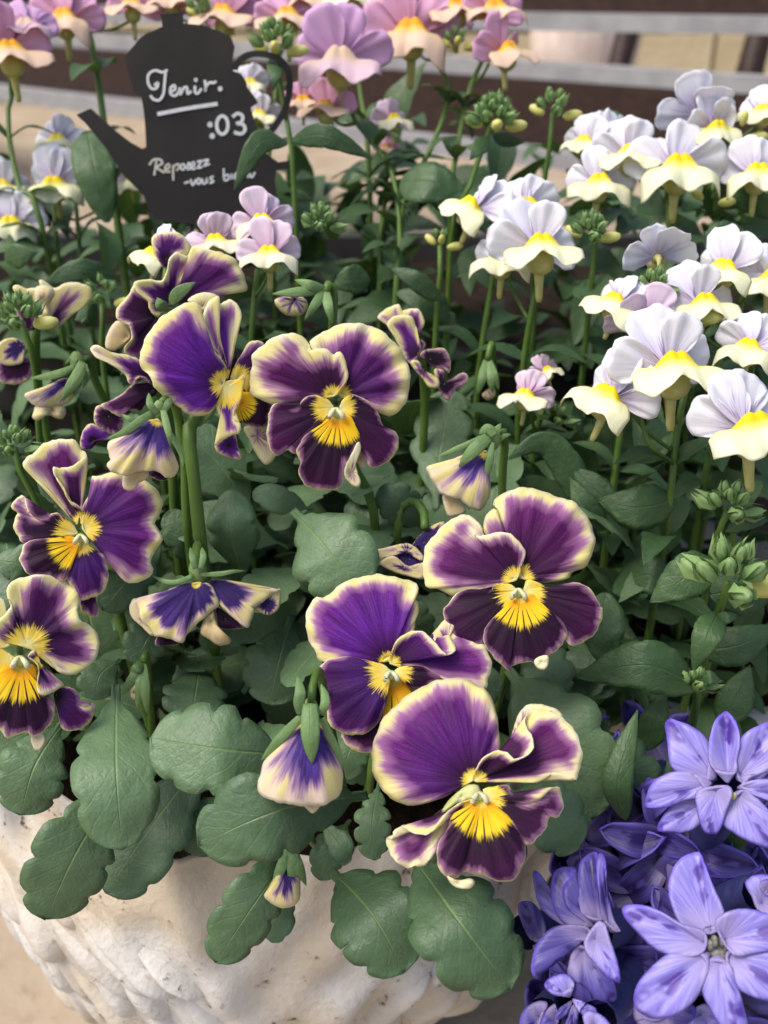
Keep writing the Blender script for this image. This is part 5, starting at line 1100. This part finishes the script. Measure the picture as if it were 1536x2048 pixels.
def ribbon(pts, w0, off, th, name, mat, parent, n=None, cap=True):
    """a flat painted stroke of even width standing a hair proud of the board"""
    n = n or max(8, len(pts) * 6); Q = catmull([(x, y, 0) for x, y in pts], n, closed=False)
    parts = []; V = []; Fc = []
    for i in range(n):
        t = Q[min(i + 1, n - 1)] - Q[max(i - 1, 0)]; t = t / (np.linalg.norm(t) + 1e-9); nx, ny = -t[1] * w0 / 2, t[0] * w0 / 2
        for o_ in (off, off - th):
            V.append(sp(Q[i][0] + nx, Q[i][1] + ny, o_)); V.append(sp(Q[i][0] - nx, Q[i][1] - ny, o_))
    for i in range(n - 1):
        a = i * 4; b = a + 4; Fc += [(a, a + 1, b + 1, b), (a + 2, b + 2, b + 3, a + 3), (a, b, b + 2, a + 2), (a + 1, a + 3, b + 3, b + 1)]
    Fc += [(0, 2, 3, 1), ((n - 1) * 4, (n - 1) * 4 + 1, (n - 1) * 4 + 3, (n - 1) * 4 + 2)]
    return V, Fc
V, Fc = ribbon(hp, 42, -.0002, .0011, 'handle', None, sign, 40); me = tomesh('handle', V, Fc, smooth=False); relative(me, sign); link('handle', me, M['slate'], sign)
V, Fc = tube_geo([sp(760, 1400, -.0018), sp(770, 1700, -.0018), sp(780, 2300, -.0018)], [.0015] * 3, 8); me = tomesh('stake', V, Fc); relative(me, sign); link('stake', me, M['slate'], sign)
def writing(name, strokes, w0, mat=M['chalk']):
    V, Fc = merge_geo([ribbon(s, w0, .0003, .0004, '', None, None) for s in strokes]); me = tomesh(name, V, Fc, smooth=False); relative(me, sign); link(name, me, mat, sign)
def circ(x, y, rx, ry_, n=12): return [(x + rx * math.cos(2 * math.pi * i / n), y + ry_ * math.sin(2 * math.pi * i / n)) for i in range(n + 1)]
writing('writing', [[(540, 548), (562, 528), (556, 562), (522, 566), (500, 525), (505, 475), (545, 450), (590, 462), (625, 448)], [(612, 458), (606, 530), (598, 600), (572, 640), (535, 635), (515, 610)], [(640, 588), (672, 572), (668, 546), (645, 562), (645, 600), (675, 612), (702, 580)], [(702, 560), (706, 606), (726, 566), (748, 558), (754, 600), (778, 582)], [(800, 548), (802, 590), (820, 596), (842, 566)], circ(806, 512, 4, 5), [(862, 512), (868, 545), (866, 588), (872, 552), (896, 528), (918, 530), (936, 520)], circ(962, 568, 7, 8)], 17)
writing('underline', [[(560, 730), (750, 694), (945, 664)]], 25)
writing('number', [circ(897, 797, 7, 7), circ(911, 870, 7, 7), circ(975, 800, 36, 58, 16), [(1040, 748), (1072, 726), (1104, 742), (1098, 780), (1066, 790), (1108, 796), (1120, 830), (1096, 856), (1050, 846)]], 22)
writing('writing', [[(540, 1122), (552, 1040), (555, 1030)], [(508, 1056), (535, 1022), (578, 1022), (590, 1046), (556, 1070), (584, 1092), (606, 1106)], [(612, 1085), (638, 1070), (630, 1050), (610, 1068), (616, 1098), (645, 1096)], [(662, 1056), (660, 1110), (662, 1155)], [(662, 1066), (690, 1050), (700, 1070), (680, 1092)]], 13, M['chalkw'])
writing('writing', [circ(722, 1068, 13, 18, 10), [(745, 1080), (762, 1040), (770, 1075), (750, 1086)], [(778, 1068), (798, 1056), (790, 1036), (776, 1058), (784, 1082), (808, 1074)], [(812, 1036), (840, 1030), (818, 1074), (850, 1066)], [(848, 1030), (886, 1022), (858, 1060), (896, 1048)]], 12)
writing('writing', [[(732, 1172), (764, 1162)], [(772, 1146), (786, 1186), (806, 1148)], circ(824, 1160, 12, 17, 10), [(846, 1142), (852, 1174), (872, 1168), (874, 1140), (880, 1172)], [(920, 1128), (896, 1140), (920, 1160), (894, 1172)], [(984, 1078), (988, 1150), (1014, 1146), (1012, 1118), (990, 1126)], [(1034, 1112), (1036, 1148)], [(1056, 1134), (1076, 1122), (1064, 1108), (1052, 1132), (1068, 1150)], [(1110, 1112), (1112, 1140), (1130, 1108), (1142, 1138)], [(1150, 1108), (1164, 1136), (1184, 1102)]], 12)

# ================================================================== hyacinth
hy = thing('hyacinth', 'blue-violet hyacinth spike crowded with star-shaped florets beside the white planter', 'flower', tuple(at(1330, 2000, .24) - Vector((0, 0, .06))))
def floret(fr, cx, cy, z, tepals, mat, up=0., side=0., d0=0., tube_d=.018):
    pl = Plane(*fr(cx, cy), z, up, side); c = pl.hit(*fr(cx, cy))
    inner = Vector(at(1330, 1830, .275))
    V, Fc = tube_geo(smooth_path([c - pl.view * .001, c - pl.view * .008, c * .5 + inner * .5 - pl.view * .006, inner], 10), [.0040, .0042, .0046, .0044, .0038, .003, .002, .0014, .0012, .0012], 12, cap=False)
    me = tomesh('floret', V, Fc); relative(me, hy); o = link('floret', me, M['hyt'], hy)
    for i, tp in enumerate(tepals):
        base, outl = tp[0], tp[1]; kw = tp[2] if len(tp) > 2 else {}
        dk = kw.pop('mat', mat); d = kw.pop('d', .4 * (i % 2))
        _seed[0] += 1
        V, Fc, a = join_patches([traced(pl, fr, base, outl, d=d, db=-1.4, **{**dict(bulge=.0012, wave=.0003, wk=3, width=.0012, ry=.001, n=44, m=14, roll=.0005, p=1.2, jit=.00003), **kw})], dict(seed=_seed[0] * 1.7))
        me = tomesh('tepal', V, Fc, {k: a[k] for k in ('ang', 'rad', 'margin', 'seed')})
        q = link('tepal', me, dk, o); solidify(q, .0006)
        me.transform(Matrix.Translation(-hy.location))
    return o, c, pl
o, c, pl = floret(MM, 1130, 980, .212, [
    ((1190, 880), [(1170, 720), (1200, 500), (1320, 350, 1), (1540, 240, -1), (1700, 200, -2), (1720, 450, -1), (1560, 750), (1350, 850), (1260, 930)], dict(d=-1)),
    ((960, 880), [(860, 470), (700, 310), (550, 240), (440, 198, -2), (385, 265, -2), (410, 420, -1), (430, 600), (450, 720), (520, 800), (700, 830), (850, 900)], dict(d=-1.2)),
    ((1085, 920), [(960, 780), (880, 650), (895, 400, 1), (950, 220), (1060, 120, -2), (1150, 190, -1), (1212, 330, .5), (1220, 480, 1), (1185, 640), (1170, 800)], dict(d=.2, bulge=-.001)),
    ((860, 1120), [(740, 1100), (520, 1150), (380, 1280), (290, 1450, -1), (440, 1470), (560, 1480), (700, 1430), (790, 1320)], dict(d=-3)),
    ((900, 920), [(700, 830), (480, 810), (300, 890, .5), (210, 1000), (162, 1180, -2), (250, 1200, -1), (420, 1180), (600, 1110), (760, 1080), (840, 1020)], dict(d=.2)),
    ((1180, 1030), [(1090, 1170), (1018, 1350), (1200, 1500, .5), (1400, 1600), (1600, 1640, -1), (1720, 1500), (1560, 1260), (1400, 1090), (1270, 1000)], dict(d=.3)),
    ((1200, 980), [(1240, 960), (1400, 900), (1600, 900), (1800, 1000, -1), (1700, 1150), (1540, 1100), (1400, 1020)], dict(d=.6)),
    ((960, 1000), [(760, 1020), (755, 1200), (790, 1360), (840, 1470, -1), (950, 1482, -1), (1000, 1430), (1060, 1250, 1), (1135, 1040, 2), (1060, 960)], dict(d=1.2)),
], M['hy'])
V, Fc = merge_geo([ellipsoid(pl.hit(*MM(1155, 1070)) + pl.view * .001, .0006, .0006, .001)]); me = tomesh('anther', V, Fc); me.transform(Matrix.Translation(-hy.location)); link('anther', me, M['budyellow'], o)
o, c, pl = floret(NN, 1245, 720, .198, [
    ((1300, 775), [(1330, 745), (1540, 745), (1650, 800), (1660, 1000, -1), (1540, 1030), (1430, 1000), (1360, 950), (1305, 830)], dict(d=-.4)),
    ((1215, 650), [(1245, 630), (1282, 530), (1220, 380), (1170, 240, -1), (1137, 178, -2), (1030, 220, -1.5), (980, 310), (966, 400), (990, 500), (1040, 600), (1130, 645)], dict(d=0, bulge=-.0012)),
    ((1250, 775), [(1200, 810), (1148, 870), (1160, 980), (1220, 1100), (1290, 1200, -1), (1410, 1210, -1), (1392, 1080), (1350, 930), (1310, 830)], dict(d=-.2, bulge=.002)),
    ((1195, 765), [(1150, 770), (1000, 760), (900, 820), (800, 930), (768, 1020, -1), (788, 1090, -2), (870, 1132, -1), (980, 1122), (1090, 1050), (1150, 960), (1190, 850)], dict(d=.5, bulge=.002)),
    ((1185, 705), [(1170, 645), (1040, 600, 1), (900, 520, 1), (790, 488), (708, 500, -1), (712, 550, -.5), (800, 650), (900, 740), (1050, 782), (1160, 755)], dict(d=.8)),
    ((1275, 690), [(1240, 600, 1), (1290, 540, 1.5), (1400, 514, 1), (1540, 545), (1660, 600, -1), (1600, 720), (1450, 760), (1335, 765)], dict(d=1.)),
], M['hy'])
V, Fc = merge_geo([ellipsoid(c - pl.view * .0015 + Vector((math.cos(a) * .0016, 0, math.sin(a) * .0016)), .0008, .0012, .0014, 6, 5) for a in (0, 1.05, 2.1, 3.14, 4.2, 5.2)] + [ellipsoid(c - pl.view * .0040, .0038, .0038, .0020)]); me = tomesh('anther', V, Fc); me.transform(Matrix.Translation(-hy.location)); link('anther', me, mat_plain('dark_anther', (.10, .10, .09), (.28, .27, .22), 900, .7, 0, .5, .0004), o)
D_ = M['hy_shade']
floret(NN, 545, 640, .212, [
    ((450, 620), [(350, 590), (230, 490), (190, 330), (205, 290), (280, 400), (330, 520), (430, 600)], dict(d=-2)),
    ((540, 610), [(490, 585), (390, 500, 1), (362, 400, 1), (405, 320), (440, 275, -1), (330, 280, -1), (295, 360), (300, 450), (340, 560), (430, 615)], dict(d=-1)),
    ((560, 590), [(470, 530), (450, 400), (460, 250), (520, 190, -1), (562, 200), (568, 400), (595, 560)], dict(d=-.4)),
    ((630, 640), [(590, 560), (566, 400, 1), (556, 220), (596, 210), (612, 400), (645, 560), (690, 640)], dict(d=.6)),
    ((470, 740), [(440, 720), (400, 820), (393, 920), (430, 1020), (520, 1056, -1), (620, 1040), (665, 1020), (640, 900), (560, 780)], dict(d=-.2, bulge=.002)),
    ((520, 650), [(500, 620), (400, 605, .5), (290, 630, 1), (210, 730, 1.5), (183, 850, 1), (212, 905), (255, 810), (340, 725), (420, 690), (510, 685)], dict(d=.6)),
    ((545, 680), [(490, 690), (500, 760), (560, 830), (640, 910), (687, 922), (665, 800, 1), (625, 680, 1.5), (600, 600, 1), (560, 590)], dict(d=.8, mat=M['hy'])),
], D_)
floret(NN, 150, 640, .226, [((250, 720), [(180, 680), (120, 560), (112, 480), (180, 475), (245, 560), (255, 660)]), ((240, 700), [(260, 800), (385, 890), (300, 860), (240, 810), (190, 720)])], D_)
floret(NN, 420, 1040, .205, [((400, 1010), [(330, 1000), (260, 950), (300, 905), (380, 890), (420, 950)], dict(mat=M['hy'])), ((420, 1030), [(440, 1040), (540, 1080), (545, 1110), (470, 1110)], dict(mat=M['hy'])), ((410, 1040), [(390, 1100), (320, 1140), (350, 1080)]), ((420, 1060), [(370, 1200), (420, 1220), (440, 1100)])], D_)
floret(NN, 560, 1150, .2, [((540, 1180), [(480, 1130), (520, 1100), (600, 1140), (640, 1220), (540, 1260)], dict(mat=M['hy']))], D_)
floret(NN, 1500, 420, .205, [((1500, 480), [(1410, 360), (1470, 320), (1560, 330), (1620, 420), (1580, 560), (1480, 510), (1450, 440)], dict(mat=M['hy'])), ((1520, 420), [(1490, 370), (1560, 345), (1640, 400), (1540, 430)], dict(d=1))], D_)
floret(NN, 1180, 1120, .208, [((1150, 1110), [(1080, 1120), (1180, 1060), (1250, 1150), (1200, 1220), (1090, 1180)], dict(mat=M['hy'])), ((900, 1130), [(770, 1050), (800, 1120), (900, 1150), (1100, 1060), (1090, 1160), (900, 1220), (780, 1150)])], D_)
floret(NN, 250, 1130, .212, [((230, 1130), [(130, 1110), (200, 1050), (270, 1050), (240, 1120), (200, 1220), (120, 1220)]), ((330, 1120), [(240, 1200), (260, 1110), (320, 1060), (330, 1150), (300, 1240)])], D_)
# generic shaded florets and buds filling the spike behind
def gen_tepal(k):
    P = [Vector((0, 0, 0)), Vector((.005, 0, .004)), Vector((.011, 0, .0045)), Vector((.016 + .001 * k, 0, .001 - .002 * k))]
    V = []; Fc = []; rad = []; ang = []; mg = []; nu, nv = 14, 7; Q = smooth_path(P, nu + 1)
    for i in range(nu + 1):
        t = i / nu; w_ = .0036 * (.45 + .75 * math.sin(math.pi * t ** .9) if t < 1 else .1) * (1 if t < .9 else (1 - t) / .1 * .8 + .2)
        for j in range(nv):
            v = -1 + 2 * j / (nv - 1); V.append(Q[i] + Vector((0, v * w_, abs(v) ** 2 * .0014))); rad.append(t); ang.append(v * .4); mg.append((1 - abs(v)) * 3)
    for i in range(nu):
        for j in range(nv - 1): Fc.append((i * nv + j, (i + 1) * nv + j, (i + 1) * nv + j + 1, i * nv + j + 1))
    me = tomesh('tepal', V, Fc, dict(rad=rad, ang=ang, margin=mg, seed=[k * 3.1] * len(V))); me.materials.append(D_); return me
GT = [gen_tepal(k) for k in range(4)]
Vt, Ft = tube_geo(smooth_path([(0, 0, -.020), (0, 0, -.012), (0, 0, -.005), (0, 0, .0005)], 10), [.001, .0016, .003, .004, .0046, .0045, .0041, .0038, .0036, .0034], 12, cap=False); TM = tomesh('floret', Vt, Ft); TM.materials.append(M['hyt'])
axis_top = at(1345, 1560, .262); axis_bot = at(1330, 2250, .262)
V, Fc = tube_geo([axis_top, (axis_top + axis_bot) / 2, axis_bot, Vector((axis_bot.x, axis_bot.y + .01, -.02))], [.004, .006, .007, .007], 10); me = tomesh('stem', V, Fc); relative(me, hy); link('stem', me, M['stem'], hy)
r_ = random.Random(4)
for i in range(44):
    t = (i + .5) / 44; a = i * 2.399; ax = axis_top.lerp(axis_bot, t); rr = .021 + r_.uniform(-.003, .004)
    if t < .08: rr *= .6
    d = (RT * math.cos(a) + (-FWD) * math.sin(a) + UP * r_.uniform(-.2, .35)).normalized(); p = ax + d * rr * (.9 if d.dot(FWD) < 0 else 1.1)
    px, py, zz = project(p)
    if zz < .232 and px > 1250: p = p + FWD * (.232 - zz)
    elif zz < .222: p = p + FWD * (.222 - zz)
    o = bpy.data.objects.new('floret', TM); COL.objects.link(o); o.parent = hy; o.location = p - hy.location
    o.rotation_euler = d.to_track_quat('Z', 'Y').to_euler()
    for j in range(6):
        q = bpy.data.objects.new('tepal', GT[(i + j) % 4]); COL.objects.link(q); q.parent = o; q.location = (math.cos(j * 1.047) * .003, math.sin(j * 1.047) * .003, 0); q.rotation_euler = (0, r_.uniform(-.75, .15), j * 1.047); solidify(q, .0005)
for pts, wd in (([(1250, 1640, .24), (1235, 1560, .235), (1275, 1420, .24)], 60), ([(1420, 1760, .245), (1440, 1680, .24), (1536, 1620, .235)], 90), ([(1330, 1700, .25), (1350, 1600, .25), (1340, 1500, .25)], 60)):
    px_leaf(hy, pts, wd, M['nleaf'], 'lance', teeth=0, name='leaf', fold=.3)
